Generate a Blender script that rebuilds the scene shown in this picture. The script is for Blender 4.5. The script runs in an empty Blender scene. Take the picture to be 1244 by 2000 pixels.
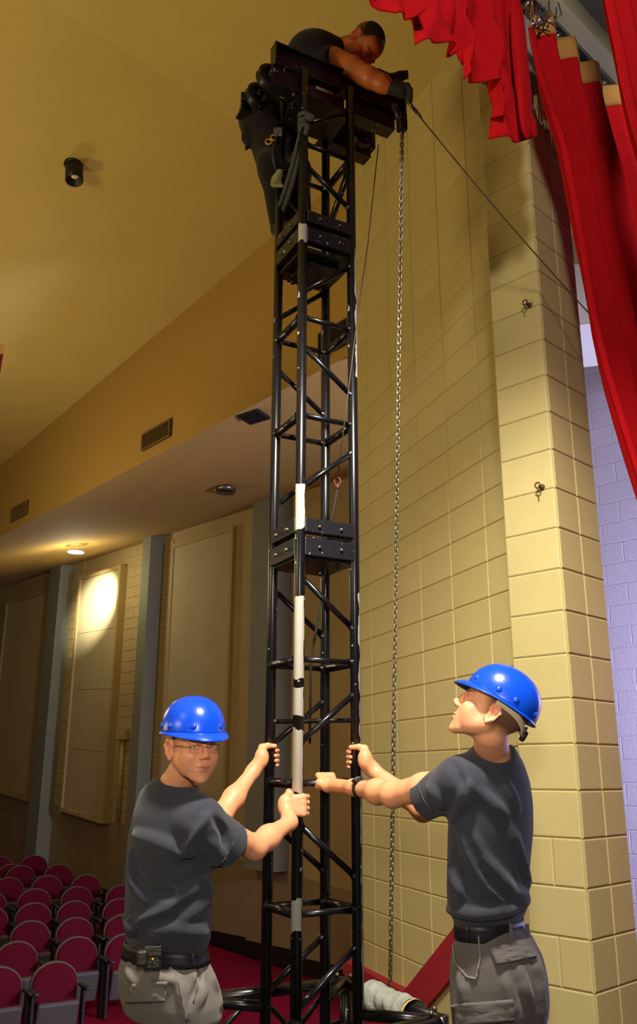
import bpy, bmesh, math, random
import numpy as np
from mathutils import Vector, Matrix
random.seed(7); RNG = np.random.default_rng(7)
COL = bpy.context.scene.collection
# ------------------------------------------------------------------ camera
ZC = 1.53; FPX = 1710.0; PITCH = math.radians(16.67); ROLL = math.radians(0.165)
_cp, _sp, _c, _s = math.cos(PITCH), math.sin(PITCH), math.cos(ROLL), math.sin(ROLL)
_R = np.array([1, 0, 0.]); FWD = np.array([0, _cp, _sp]); _U = np.array([0, -_sp, _cp])
CR = _c*_R + _s*_U; CU = -_s*_R + _c*_U; CAM = np.array([0, 0, ZC])
cd = bpy.data.cameras.new('camera'); cam = bpy.data.objects.new('camera', cd); COL.objects.link(cam)
cd.sensor_fit = 'VERTICAL'; cd.sensor_height = 24.0; cd.lens = 24.0*FPX/2000.0; cd.clip_start = 0.05; cd.clip_end = 200
m = Matrix.Identity(4)
for i in range(3):
    m[i][0] = CR[i]; m[i][1] = CU[i]; m[i][2] = -FWD[i]; m[i][3] = CAM[i]
cam.matrix_world = m
SC = bpy.context.scene; SC.camera = cam
# survey helpers: a sighting (px, py) of the photograph turned into a point of the hall
def ray(px, py): return CR*(px-622)/FPX - CU*(py-1000)/FPX + FWD
def sight(p): d = np.array(p, float)-CAM; return 622+FPX*(d@CR)/(d@FWD), 1000-FPX*(d@CU)/(d@FWD)
def P(px, py, d): return CAM + ray(px, py)*d                       # at a depth
def atz(px, py, z): r = ray(px, py); return CAM + r*(z-ZC)/r[2]      # on a level
def atpl(px, py, p0, dv):                                           # on an upright plane
    r = ray(px, py); n = np.array([-dv[1], dv[0], 0]); return CAM + r*(((np.array(p0)-CAM)@n)/(r@n))
V3 = lambda *a: np.array(a, float)
def nrm(v): v = np.array(v, float); return v/np.linalg.norm(v)
# ------------------------------------------------------------------ world, light, exposure
w = bpy.data.worlds.new('world'); SC.world = w; w.use_nodes = True
w.node_tree.nodes['Background'].inputs[0].default_value = (0.56, 0.5, 0.46, 1); w.node_tree.nodes['Background'].inputs[1].default_value = 0.085
SC.view_settings.view_transform = 'Standard'; SC.view_settings.look = 'None'; SC.view_settings.exposure = 0.0; SC.view_settings.gamma = 1.0
SC.view_settings.use_curve_mapping = False
def light(name, kind, loc, aim, energy, color, size=0.3, spot=60, blend=0.6, size_y=None):
    ld = bpy.data.lights.new(name, kind); ld.energy = energy; ld.color = color
    if kind == 'AREA':
        ld.size = size
        if size_y: ld.shape = 'RECTANGLE'; ld.size_y = size_y
    else: ld.shadow_soft_size = size
    if kind == 'SPOT': ld.spot_size = math.radians(spot); ld.spot_blend = blend
    o = bpy.data.objects.new(name, ld); COL.objects.link(o); o.location = loc
    o.rotation_euler = (Vector(aim)-Vector(loc)).to_track_quat('-Z', 'Y').to_euler(); return o
light('stage_border_light', 'SPOT', (0.30, 1.55, 4.35), (0.30, 3.35, 0.9), 1000, (1.0, 0.93, 0.80), 0.14, 100, 0.7)
light('camera_fill', 'SPOT', (-0.05, -0.15, 1.95), (0.1, 3.2, 1.45), 215, (1.0, 0.91, 0.80), 0.10, 48, 0.9)  # added fill from the camera side to brighten the faces
light('stage_side_light', 'SPOT', (-3.2, 1.0, 3.9), (1.3, 5.0, 1.6), 50, (1.0, 0.90, 0.66), 0.4, 75, 0.9)
light('ceiling_fill', 'AREA', (-4.2, 1.2, 2.5), (-2.4, 2.6, 7.0), 128, (1.0, 0.80, 0.36), 1.2)  # added warm lamp out of view, brightens the ceiling in place of bounce
light('ceiling_fill_rear', 'AREA', (-5.6, 5.6, 2.2), (-3.0, 5.6, 7.0), 70, (1.0, 0.74, 0.26), 1.2)  # second added lamp out of view, for the rear of the ceiling
light('house_glow', 'POINT', (-4.2, 9.0, 3.4), (0, 0, 0), 115, (1.0, 0.80, 0.50), 0.5)
light('wing_lamp', 'AREA', (4.7, 5.4, 2.2), (3.2, 9.2, 1.0), 620, (0.64, 0.65, 1.0), 0.8)
light('border_light', 'SPOT', (0.5, 0.6, 4.9), (1.55, 4.0, 4.4), 215, (1.0, 0.93, 0.86), 0.15, 70, 0.7)
light('fly_light', 'SPOT', (2.5, 1.9, 5.7), (1.95, 4.3, 5.0), 230, (1.0, 0.96, 0.92), 0.2, 52, 0.8)
# ------------------------------------------------------------------ materials
def lin(c): return tuple(((v/255.0)/12.92 if v/255.0 <= 0.04045 else ((v/255.0+0.055)/1.055)**2.4) for v in c)
MATS = {}
def mat(name, rgb, rough=0.7, metal=0.0, spec=0.5, bump=0.0, bscale=60.0, var=0.0, vscale=3.0, rnd=0.0, emit=None, estr=0, attr=None, coat=0.0, bdist=0.01):
    if name in MATS: return MATS[name]
    M = bpy.data.materials.new(name); M.use_nodes = True; nt = M.node_tree; N = nt.nodes; L = nt.links
    b = N['Principled BSDF']; col = (*lin(rgb), 1)
    b.inputs['Base Color'].default_value = col; b.inputs['Roughness'].default_value = rough
    b.inputs['Metallic'].default_value = metal; b.inputs['Specular IOR Level'].default_value = spec; b.inputs['Coat Weight'].default_value = coat
    tc = N.new('ShaderNodeTexCoord'); src = None
    if attr:
        a = N.new('ShaderNodeAttribute'); a.attribute_name = attr; src = a.outputs['Color']
    if var or rnd:
        hs = N.new('ShaderNodeHueSaturation'); hs.inputs['Color'].default_value = col
        if src: L.new(src, hs.inputs['Color'])
        val = None
        if var:
            nz = N.new('ShaderNodeTexNoise'); nz.inputs['Scale'].default_value = vscale; nz.inputs['Detail'].default_value = 6
            L.new(tc.outputs['Object'], nz.inputs['Vector'])
            mr = N.new('ShaderNodeMapRange'); mr.inputs[1].default_value = 0.3; mr.inputs[2].default_value = 0.7
            mr.inputs[3].default_value = 1-var; mr.inputs[4].default_value = 1+var; L.new(nz.outputs['Fac'], mr.inputs[0]); val = mr.outputs[0]
        if rnd:
            oi = N.new('ShaderNodeObjectInfo'); mr2 = N.new('ShaderNodeMapRange')
            mr2.inputs[3].default_value = 1-rnd; mr2.inputs[4].default_value = 1+rnd; L.new(oi.outputs['Random'], mr2.inputs[0])
            if val:
                mm = N.new('ShaderNodeMath'); mm.operation = 'MULTIPLY'; L.new(val, mm.inputs[0]); L.new(mr2.outputs[0], mm.inputs[1]); val = mm.outputs[0]
            else: val = mr2.outputs[0]
        L.new(val, hs.inputs['Value']); src = hs.outputs['Color']
    if src: L.new(src, b.inputs['Base Color'])
    if bump:
        n2 = N.new('ShaderNodeTexNoise'); n2.inputs['Scale'].default_value = bscale; n2.inputs['Detail'].default_value = 4
        L.new(tc.outputs['Object'], n2.inputs['Vector'])
        bp = N.new('ShaderNodeBump'); bp.inputs['Strength'].default_value = bump; bp.inputs['Distance'].default_value = bdist
        L.new(n2.outputs['Fac'], bp.inputs['Height']); L.new(bp.outputs['Normal'], b.inputs['Normal'])
    if emit:
        b.inputs['Emission Color'].default_value = (*lin(emit), 1); b.inputs['Emission Strength'].default_value = estr
    MATS[name] = M; return M
def chipped(name, base, chip, ranges, axis_dir=None, thr=0.62, chip_thr2=0.7, scale=14, rough=0.28):
    """Black pipe paint with bare patches: between given heights (object z), and small chips elsewhere."""
    M = bpy.data.materials.new(name); M.use_nodes = True; nt = M.node_tree; N = nt.nodes; L = nt.links; b = N['Principled BSDF']
    tc = N.new('ShaderNodeTexCoord'); sx = N.new('ShaderNodeSeparateXYZ'); L.new(tc.outputs['Object'], sx.inputs[0])
    nz = N.new('ShaderNodeTexNoise'); nz.inputs['Scale'].default_value = scale; nz.inputs['Detail'].default_value = 5; L.new(tc.outputs['Object'], nz.inputs['Vector'])
    def math_(op, a, bb, c=None):
        n = N.new('ShaderNodeMath'); n.operation = op
        for i, v in enumerate((a, bb) if c is None else (a, bb, c)):
            if isinstance(v, (int, float)): n.inputs[i].default_value = v
            else: L.new(v, n.inputs[i])
        return n.outputs[0]
    zz = math_('ADD', sx.outputs[2], math_('MULTIPLY', math_('SUBTRACT', nz.outputs['Fac'], 0.5), 0.10))
    tot = None
    for z0, z1 in ranges:
        v = math_('MULTIPLY', math_('GREATER_THAN', zz, z0), math_('LESS_THAN', zz, z1)); tot = v if tot is None else math_('ADD', tot, v)
    if axis_dir is not None and tot is not None:
        dp = N.new('ShaderNodeVectorMath'); dp.operation = 'DOT_PRODUCT'; L.new(tc.outputs['Object'], dp.inputs[0]); dp.inputs[1].default_value = tuple(axis_dir[:3])
        e = math_('ADD', dp.outputs['Value'], math_('MULTIPLY', math_('SUBTRACT', nz.outputs['Fac'], 0.5), 0.02))
        tot = math_('MULTIPLY', tot, math_('GREATER_THAN', e, axis_dir[3]))
    n2 = N.new('ShaderNodeTexNoise'); n2.inputs['Scale'].default_value = 38; n2.inputs['Detail'].default_value = 3; L.new(tc.outputs['Object'], n2.inputs['Vector'])
    sm = math_('GREATER_THAN', n2.outputs['Fac'], chip_thr2)
    tot = sm if tot is None else math_('MAXIMUM', tot, sm)
    tot = math_('MINIMUM', tot, 1.0)
    mx = N.new('ShaderNodeMix'); mx.data_type = 'RGBA'; L.new(tot, mx.inputs[0]); mx.inputs[6].default_value = (*lin(base), 1); mx.inputs[7].default_value = (*lin(chip), 1)
    L.new(mx.outputs[2], b.inputs['Base Color'])
    r = math_('ADD', math_('MULTIPLY', tot, 0.25), rough); L.new(r, b.inputs['Roughness'])
    MATS[name] = M; return M
# ------------------------------------------------------------------ mesh builder
class MB:
    def __init__(s): s.v = []; s.f = []; s.sm = []
    def add(s, vs, fs, smooth=False):
        o = len(s.v); s.v += [tuple(map(float, p)) for p in vs]; s.f += [tuple(i+o for i in f) for f in fs]; s.sm += [smooth]*len(fs); return s
    def box(s, c, h, M=None, ch=0.0):
        """box with half sizes h about c, axes = rows of M; chamfered edges when ch"""
        c = V3(*c); h = V3(*h); M = np.eye(3) if M is None else np.array(M, float)
        if ch <= 0:
            vs = [c + (V3(x, y, z)*h)@M for x in (-1, 1) for y in (-1, 1) for z in (-1, 1)]
            return s.add(vs, [(0, 1, 3, 2), (4, 6, 7, 5), (0, 4, 5, 1), (2, 3, 7, 6), (0, 2, 6, 4), (1, 5, 7, 3)])
        bm = bmesh.new(); bmesh.ops.create_cube(bm, size=2)
        for v in bm.verts: v.co = Vector((v.co.x*h[0], v.co.y*h[1], v.co.z*h[2]))
        bmesh.ops.bevel(bm, geom=bm.edges[:], offset=ch, segments=2, affect='EDGES', profile=0.5)
        bm.verts.index_update()
        s.add([c + V3(*v.co)@M for v in bm.verts], [[v.index for v in f.verts] for f in bm.faces]); bm.free(); return s
    def tube(s, pts, r, n=10, caps=True, closed=False):
        pts = [V3(*p) for p in pts]; k = len(pts); rr = r if hasattr(r, '__len__') else [r]*k
        vs = []; prev = None
        for i in range(k):
            a = pts[(i-1) % k] if (closed or i > 0) else pts[i]; b = pts[(i+1) % k] if (closed or i < k-1) else pts[i]
            t = nrm(b-a)
            if prev is None:
                u = np.cross(t, V3(0, 0, 1) if abs(t[2]) < 0.9 else V3(1, 0, 0)); u = nrm(u)
            else: u = nrm(prev - t*(prev@t))
            prev = u; v = np.cross(t, u)
            vs += [pts[i] + rr[i]*(u*math.cos(2*math.pi*j/n) + v*math.sin(2*math.pi*j/n)) for j in range(n)]
        fs = []
        for i in range(k if closed else k-1):
            for j in range(n):
                a = i*n+j; b = i*n+(j+1) % n; i2 = (i+1) % k
                fs.append((a, b, i2*n+(j+1) % n, i2*n+j))
        s.add(vs, fs, True)
        if caps and not closed:
            o = len(s.v)-len(vs); s.f += [tuple(o+j for j in reversed(range(n))), tuple(o+(k-1)*n+j for j in range(n))]; s.sm += [False, False]
        return s
    def lathe(s, prof, c, ax=(0, 0, 1), n=24, capa=False):
        ax = nrm(ax); u = nrm(np.cross(ax, V3(0, 0, 1) if abs(ax[2]) < 0.9 else V3(1, 0, 0))); v = np.cross(ax, u); c = V3(*c)
        vs = [c + ax*z + r*(u*math.cos(2*math.pi*j/n)+v*math.sin(2*math.pi*j/n)) for r, z in prof for j in range(n)]
        fs = [(i*n+j, i*n+(j+1) % n, (i+1)*n+(j+1) % n, (i+1)*n+j) for i in range(len(prof)-1) for j in range(n)]
        return s.add(vs, fs, True)
    def ball(s, c, r, n=12, M=None):
        r = V3(r, r, r) if not hasattr(r, '__len__') else V3(*r); M = np.eye(3) if M is None else np.array(M)
        vs = []; h = n//2
        for i in range(h+1):
            th = math.pi*i/h
            for j in range(n):
                ph = 2*math.pi*j/n; vs.append(V3(*c) + (r*V3(math.sin(th)*math.cos(ph), math.sin(th)*math.sin(ph), math.cos(th)))@M)
        return s.add(vs, [(i*n+j, (i+1)*n+j, (i+1)*n+(j+1) % n, i*n+(j+1) % n) for i in range(h) for j in range(n)], True)
    def grid(s, fn, nu, nv, smooth=True):
        vs = [fn(i/(nu-1), j/(nv-1)) for i in range(nu) for j in range(nv)]
        return s.add(vs, [(i*nv+j, (i+1)*nv+j, (i+1)*nv+j+1, i*nv+j+1) for i in range(nu-1) for j in range(nv-1)], smooth)
    def mesh(s, name, mats):
        me = bpy.data.meshes.new(name); me.from_pydata(s.v, [], s.f)
        me.polygons.foreach_set('use_smooth', s.sm)
        for x in (mats if isinstance(mats, (list, tuple)) else [mats]): me.materials.append(x)
        me.validate(); me.update(); return me
    def build(s, name, mats, parent=None, loc=None, fix=True):
        me = s.mesh(name, mats)
        if fix:
            bm = bmesh.new(); bm.from_mesh(me); bmesh.ops.recalc_face_normals(bm, faces=bm.faces); bm.to_mesh(me); bm.free()
        return link(name, me, parent, loc)
def link(name, me, parent=None, loc=None):
    o = bpy.data.objects.new(name, me); COL.objects.link(o)
    if loc is not None:
        loc = V3(*loc)
        if me is not None and me.users == 1:
            me.transform(Matrix.Translation(Vector(-loc)))
        o.location = loc
    if parent is not None:
        o.parent = parent; o.matrix_parent_inverse = Matrix.Translation(-parent.location)
    return o
def tag(o, label=None, cat=None, group=None, kind=None):
    for k, v in (('label', label), ('category', cat), ('group', group), ('kind', kind)):
        if v: o[k] = v
    return o
def thing(name, loc, label, cat, group=None):
    o = bpy.data.objects.new(name, None); COL.objects.link(o); o.location = loc; o.empty_display_size = 0.1; return tag(o, label, cat, group)
def copy_tree(o, dloc=None, M=None, parent=None):
    c = o.copy(); COL.objects.link(c)
    if parent is not None: c.parent = parent
    for ch in list(o.children): copy_tree(ch, parent=c)
    return c
def place(o, me, origin, M):
    """give object o the frame with rows of M at origin"""
    mm = Matrix.Identity(4)
    for i in range(3):
        for j in range(3): mm[j][i] = M[i][j]
        mm[i][3] = origin[i]
    o.matrix_world = mm
def piece(name, me, parent, origin, M):
    o = bpy.data.objects.new(name, me); COL.objects.link(o); o.parent = parent; place(o, me, origin, M); return o
UP = V3(0, 0, 1)
yu = math.radians(45.725)
UD = V3(-math.cos(yu), math.sin(yu), 0)      # from the stage towards the back of the house
WD = V3(math.sin(yu), math.cos(yu), 0)       # across the stage towards the wing
AD = V3(-math.cos(math.radians(70)), math.sin(math.radians(70)), 0)  # along the splayed side wall
E0 = V3(1.163, 4.098, 0)                     # the proscenium corner nearest the camera
A0 = V3(1.03, 4.62, 0)
# ------------------------------------------------------------------ the hall
M_BLOCK = mat('painted_block', (184, 168, 114), 0.62, bump=0.22, bscale=150, var=0.05, vscale=2.0, rnd=0.035, bdist=0.006)
M_MORTAR = mat('mortar', (176, 160, 108), 0.75)
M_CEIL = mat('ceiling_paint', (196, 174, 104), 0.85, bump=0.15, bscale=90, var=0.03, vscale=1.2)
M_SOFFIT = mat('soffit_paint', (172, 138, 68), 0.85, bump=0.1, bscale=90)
M_PIL = mat('grey_green_paint', (122, 122, 98), 0.7, var=0.05)
M_LWALL = mat('house_wall_paint', (176, 154, 104), 0.75, var=0.05, rnd=0.03)
M_DADO = mat('dado_tone', (146, 126, 88), 0.8, var=0.06)  # somewhat darker brown than the wall above it
M_PANEL = mat('acoustic_panel', (182, 166, 122), 0.8, var=0.05, rnd=0.02)
M_PFRAME = mat('panel_frame', (176, 152, 96), 0.7)
M_LILAC = mat('wing_wall_paint', (176, 172, 196), 0.7, bump=0.2, bscale=50, rnd=0.02)
M_WHITE = mat('white_paint', (206, 204, 202), 0.7)
M_CARPET = mat('red_carpet', (128, 8, 38), 0.95, bump=0.5, bscale=260, var=0.18, vscale=40, spec=0.1)
M_REDPAINT = mat('red_cap_paint', (150, 14, 34), 0.7, bump=0.2, bscale=120, var=0.08, vscale=10)
M_BLACKBASE = mat('black_baseboard', (24, 18, 24), 0.5)
M_STAGE = mat('stage_boards', (46, 34, 26), 0.45, var=0.2, vscale=6)
M_DARK = mat('dark_void', (20, 18, 18), 0.8)
M_CREAM = mat('cream_beam', (214, 206, 158), 0.6, var=0.06)
M_GREY = mat('header_grey', (150, 150, 152), 0.7, var=0.08)
def struct(name, mb, mats, **k):
    return tag(mb.build(name, mats, **k), kind='structure')
def block_mesh(name, wd, ht, m, d=0.006, ch=0.006):
    """face of one wall block: axes x along, y up, z out; proud by d with chamfered arrises"""
    a, b = wd/2-0.002, ht/2-0.002
    vs = [(-a, -b, -0.004), (a, -b, -0.004), (a, b, -0.004), (-a, b, -0.004), (-a, -b, d-ch*.6), (a, -b, d-ch*.6), (a, b, d-ch*.6), (-a, b, d-ch*.6),
          (-a+ch, -b+ch, d), (a-ch, -b+ch, d), (a-ch, b-ch, d), (-a+ch, b-ch, d)]
    fs = [(8, 9, 10, 11)] + [(i, (i+1) % 4, 4+(i+1) % 4, 4+i) for i in range(4)] + [(4+i, 4+(i+1) % 4, 8+(i+1) % 4, 8+i) for i in range(4)]
    return MB().add(vs, fs).mesh(name, m)
def upslab(p, q, z0, z1, t, out):
    """upright slab from plan point p to q with its face on the line and thickness t away from `out`"""
    o = -np.array(out)*t; c = [p, q, q+o, p+o]
    return [V3(c[i][0], c[i][1], z) for z in (z0, z1) for i in range(4)], [(0, 1, 5, 4), (1, 2, 6, 5), (2, 3, 7, 6), (3, 0, 4, 7), (4, 5, 6, 7), (3, 2, 1, 0)]
CH = 0.2032; ZJ = 1.53-0.2706        # course height and one joint level (from the sightings)
zj = lambda k: ZJ + k*CH
# proscenium pier: end wall of the stage opening, two visible faces
NF = -WD; NR = -UD                    # outward normals: face to centre stage, face to upstage
pier = MB()
c0, c1, c2, c3 = E0, E0+UD*0.30, E0+UD*0.30+WD*0.5, E0+WD*0.406
vs = [V3(*(c[:2]), z) for z in (-0.2, 6.6) for c in (c0, c1, c2, c3)]
pier.add(vs, [(0, 1, 5, 4), (1, 2, 6, 5), (2, 3, 7, 6), (3, 0, 4, 7), (4, 5, 6, 7), (3, 2, 1, 0)])
PIER = struct('wall_proscenium', pier, M_MORTAR)
bF = block_mesh('block', 0.30, CH, M_BLOCK); bH = block_mesh('block', 0.203, CH, M_BLOCK); bHf = block_mesh('block', 0.15, CH, M_BLOCK)
for k in range(-7, 26):
    zc = zj(k)+CH/2
    if k % 2 == 0 or k > -1:
        piece('block', bF, PIER, E0+UD*0.15+UP*zc, [-UD, UP, NF])
    else:
        for s in (0.075, 0.225): piece('block', bHf, PIER, E0+UD*s+UP*zc, [-UD, UP, NF])
    for s in (0.1015, 0.3045): piece('block', bH, PIER, E0+WD*s+UP*zc, [WD, UP, NR])
# splayed side wall, stack bond
NA = V3(-AD[1], AD[0], 0); NA = NA if NA@(CAM-A0) > 0 else -NA
TA = 2.30
v_, f_ = upslab(A0-AD*0.25, A0+AD*TA, -1.2, 7.4, 0.2, NA)
WALLR = struct('wall_right', MB().add(v_, f_), M_MORTAR)
bA = block_mesh('block', 0.4105, CH, M_BLOCK)
js = [-0.203, 0.2078, 0.628, 1.040, 1.4505, 1.861]
for k in range(-5, 29):
    for j in js:
        wj = 0.4105
        if zj(k) > 6.45+0.235*j: continue
        if k < -5: continue
        piece('block', bA, WALLR, A0+AD*(j+wj/2)+UP*(zj(k)+CH/2), [-AD, UP, NA])
# return between pier and side wall
# red capped ledge at the foot of the side wall and the raking cheek wall beside it
led = MB(); p = A0+AD*TA; q = A0+AD*0.35
v_, f_ = upslab(p+NA*0.02, q+NA*0.02, -1.2, 0.20, 0.02, NA); led.add(v_, f_)
v_, f_ = upslab(p+NA*0.07, q+NA*0.07, 0.20, 0.285, 0.07, NA); led.add(v_, f_)
struct('baseboard_right', led, M_REDPAINT)
k0 = atpl(817, 1942, A0+NA*0.06, AD); k1 = atpl(884, 1860, A0+NA*0.06, AD)
dirk = (k1-k0); k1 = k0+dirk*3.2; off = NA*0.42
def rake(z0a, z0b, z1a, z1b, d0, d1):
    a, b = k0, k1
    return [V3(*(a+NA*d0)[:2], z0a), V3(*(b+NA*d0)[:2], z0b), V3(*(b+NA*d1)[:2], z0b), V3(*(a+NA*d1)[:2], z0a),
            V3(*(a+NA*d0)[:2], z1a), V3(*(b+NA*d0)[:2], z1b), V3(*(b+NA*d1)[:2], z1b), V3(*(a+NA*d1)[:2], z1a)]
BF = [(0, 1, 5, 4), (1, 2, 6, 5), (2, 3, 7, 6), (3, 0, 4, 7), (4, 5, 6, 7), (3, 2, 1, 0)]
struct('trim_1', MB().add(rake(-1.0, -1.0, k0[2]-0.20, k1[2]-0.20, -0.04, 0.09), BF), M_BLOCK)
struct('trim_2', MB().add(rake(k0[2]-0.21, k1[2]-0.21, k0[2], k1[2], -0.05, 0.12), BF), M_REDPAINT)
# ceiling: rises from the proscenium, then runs level into the house
CG = 0.263; Z0C = 6.30-CG*(UD@V3(0.9, 4.98, 0))
def czone(u): return Z0C+CG*min(u, 4.9) - max(0, u-4.9)*0.075
ce = MB(); us = [2.08, 3.0, 4.9, 9, 14, 24]; ws = [-9, -3, 3.2, 7.4]
def uw(u, w_, z): return UD*u+WD*w_+UP*z
vs = [uw(u, w_, czone(u)+dz) for dz in (0, 0.1) for u in us for w_ in ws]; n = len(ws); nn = len(us)*n
fs = []
for i in range(len(us)-1):
    for j in range(n-1):
        a = i*n+j; fs += [(a, a+1, a+n+1, a+n), (nn+a, nn+a+n, nn+a+n+1, nn+a+1)]
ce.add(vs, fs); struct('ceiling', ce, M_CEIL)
# soffit over the side aisle
sp0 = V3(-4.852, 12.888, 0); sp1 = V3(0.243, 6.844, 0); sd = nrm(sp0-sp1); sp0 = sp1+sd*13; sp1 = sp1-sd*0.12
sn = V3(sd[1], -sd[0], 0); sn = sn if sn@V3(3, 3, 0) > 0 else -sn      # towards the left house wall
L0 = V3(0.486, 11.7, 0)*1.05
NL = V3(-UD[1], UD[0], 0); NL = NL if NL@(CAM-L0) > 0 else -NL
lw = lambda u, z: L0+UD*u+UP*z
zs, zw = 4.98, 5.78
far = sp0+sn*6
sof = MB()
b0, b1 = lw(13.5, 0)-NL*0.3, lw(-1.6, 0)-NL*0.3
q = [V3(*sp1[:2], zs), V3(*sp0[:2], zs), V3(*b0[:2], zw+0.05), V3(*b1[:2], zw+0.05)]
top = [V3(a[0], a[1], 7.6) for a in q]
sof.add(q+top, [(0, 1, 2, 3), (0, 4, 5, 1), (1, 5, 6, 2), (2, 6, 7, 3), (3, 7, 4, 0), (4, 7, 6, 5)])
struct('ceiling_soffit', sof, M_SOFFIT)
# left house wall with piers, framed panels, block strips and dado
v_, f_ = upslab(lw(-1.6, 0), lw(13.5, 0), -1.4, 6.6, 0.2, NL)
WALLL = struct('wall_left', MB().add(v_, f_), M_LWALL)
FRL = [-UD, UP, NL]
def lbox(u0, u1, z0a, z0b, z1a, z1b, d0, d1):
    """box on the left wall between u0 and u1; bottom z0a at u0, z0b at u1; proud from d0 to d1"""
    g = lambda u, z, d: lw(u, z)+NL*d
    return [g(u0, z0a, d0), g(u1, z0b, d0), g(u1, z0b, d1), g(u0, z0a, d1), g(u0, z1a, d0), g(u1, z1b, d0), g(u1, z1b, d1), g(u0, z1a, d1)]
PB = lambda u: 0.06+0.105*u                      # level of the dado line, climbing with the floor
TOPZ = 5.72
for u0, u1, zb_p in ((1.30, 1.93, PB(1.6)), (4.82, 5.08, -1.3), (8.15, 8.6, -1.3), (11.6, 12.0, -1.3)):
    o = MB().add(lbox(u0, u1, zb_p, zb_p, 5.85, 5.85, 0, 0.30), BF).build('pilaster', M_PIL, WALLL)
dado = MB().add(lbox(-1.6, 13.5, -1.4, -1.4, PB(-1.6), PB(13.5), 0, 0.012), BF).build('dado', M_DADO, WALLL)
blk = block_mesh('block', 0.40, CH, M_LWALL, d=0.014, ch=0.010)
blkh = block_mesh('block', 0.30, CH, M_LWALL, d=0.014, ch=0.010)
def strip(u0, u1, half_first):
    k = 0; z = PB((u0+u1)/2)+0.02
    wd = u1-u0
    me = block_mesh('block', wd, CH, M_LWALL, d=0.016, ch=0.012); mh = block_mesh('block', wd/2, CH, M_LWALL, d=0.016, ch=0.012)
    while z < TOPZ-0.1:
        if k % 2: piece('block', me, WALLL, lw((u0+u1)/2, z+CH/2), FRL)
        else:
            for s in (0.25, 0.75): piece('block', mh, WALLL, lw(u0+wd*s, z+CH/2), FRL)
        z += CH; k += 1
strip(7.66, 8.13, 0); strip(5.44, 5.98, 0); strip(4.50, 4.80, 0)
def panel(u0, u1, ztop, nv, nh, pd=0.16):
    zb = lambda u: PB(u)-0.02
    for d0, d1, t in ((0.0, pd, 0.07),):
        for (a, b) in ((u0, u0+t), (u1-t, u1)):
            MB().add(lbox(a, b, zb(a), zb(b), ztop, ztop, 0, d1), BF).build('panel_frame', M_PFRAME, WALLL)
        MB().add(lbox(u0+t, u1-t, zb(u0), zb(u1), zb(u0)+t, zb(u1)+t, 0, d1), BF).build('panel_frame', M_PFRAME, WALLL)
        MB().add(lbox(u0+t, u1-t, ztop-t, ztop-t, ztop, ztop, 0, d1), BF).build('panel_frame', M_PFRAME, WALLL)
    ui = [u0+0.07+(u1-u0-0.14)*i/nh for i in range(nh+1)]
    for i in range(nh):
        for j in range(nv):
            a, b = ui[i]+0.004, ui[i+1]-0.004
            z = lambda u, jj: (zb(u)+0.07)*(1-jj/nv)+(ztop-0.07)*jj/nv
            MB().add(lbox(a, b, z(a, j)+.0035, z(b, j)+.0035, z(a, j+1)-.0035, z(b, j+1)-.0035, 0, pd*0.75), BF).build('panel', M_PANEL, WALLL)
panel(6.03, 7.63, 5.40, 4, 2); panel(2.70, 4.48, 5.52, 1, 1, 0.08); panel(9.05, 11.0, 5.35, 1, 1, 0.12); 
# conduit and box on the left wall
cb = thing('junction_box', lw(5.72, 2.2)+NL*0.02, 'small tan junction box with conduit running down beside the lit wall panel', 'box')
MB().box(lw(5.72, 2.2)+NL*0.07, (0.16, 0.09, 0.05), FRL, 0.01).build('cover', M_PFRAME, cb)
MB().tube([lw(5.72, 2.1)+NL*0.05, lw(5.72, 0.72)+NL*0.05], 0.04, 10).build('conduit', M_PFRAME, cb)
# house floor (raked) and black baseboard that steps down the left wall
FD = nrm(V3(-0.27, 0.963, 0)); FS = 0.068
zfloor = lambda p: -1.19+FS*(p@FD-10.4)
SEATZ = 0.83
fl = MB(); cs = [V3(-14, 8, 0), V3(3.2, 4.4, 0), V3(3, 14, 0), V3(-10, 26, 0)]
fl.add([V3(c[0], c[1], zfloor(c)+dz) for dz in (0, -0.2) for c in cs], BF); struct('floor_house', fl, M_CARPET)
bb = MB()
for i in range(16):
    u0 = -1.6+i*0.95; u1 = u0+0.95; zt = max(zfloor(lw(u0, 0)), zfloor(lw(u1, 0)))+0.19+0.02*(i % 2)
    bb.add(lbox(u0, u1, -1.5, -1.5, zt, zt, 0, 0.03), BF)
struct('baseboard_left', bb, M_BLACKBASE)
# stage floor as single boards in a slab, and the front of the stage
st = MB(); e = [V3(-6, -4, 0), V3(9, -4, 0), V3(9, 12, 0), V3(3.6, 6.4, 0), V3(0.75, 4.55, 0), V3(-3.2, 2.0, 0), V3(-6, -0.6, 0)]
st.add([V3(c[0], c[1], z) for z in (-0.02, -1.4) for c in e], [tuple(range(7)), tuple(range(13, 6, -1))]+[(i, 7+i, 7+(i+1) % 7, (i+1) % 7) for i in range(7)])
struct('floor_stage', st, M_STAGE)
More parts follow.
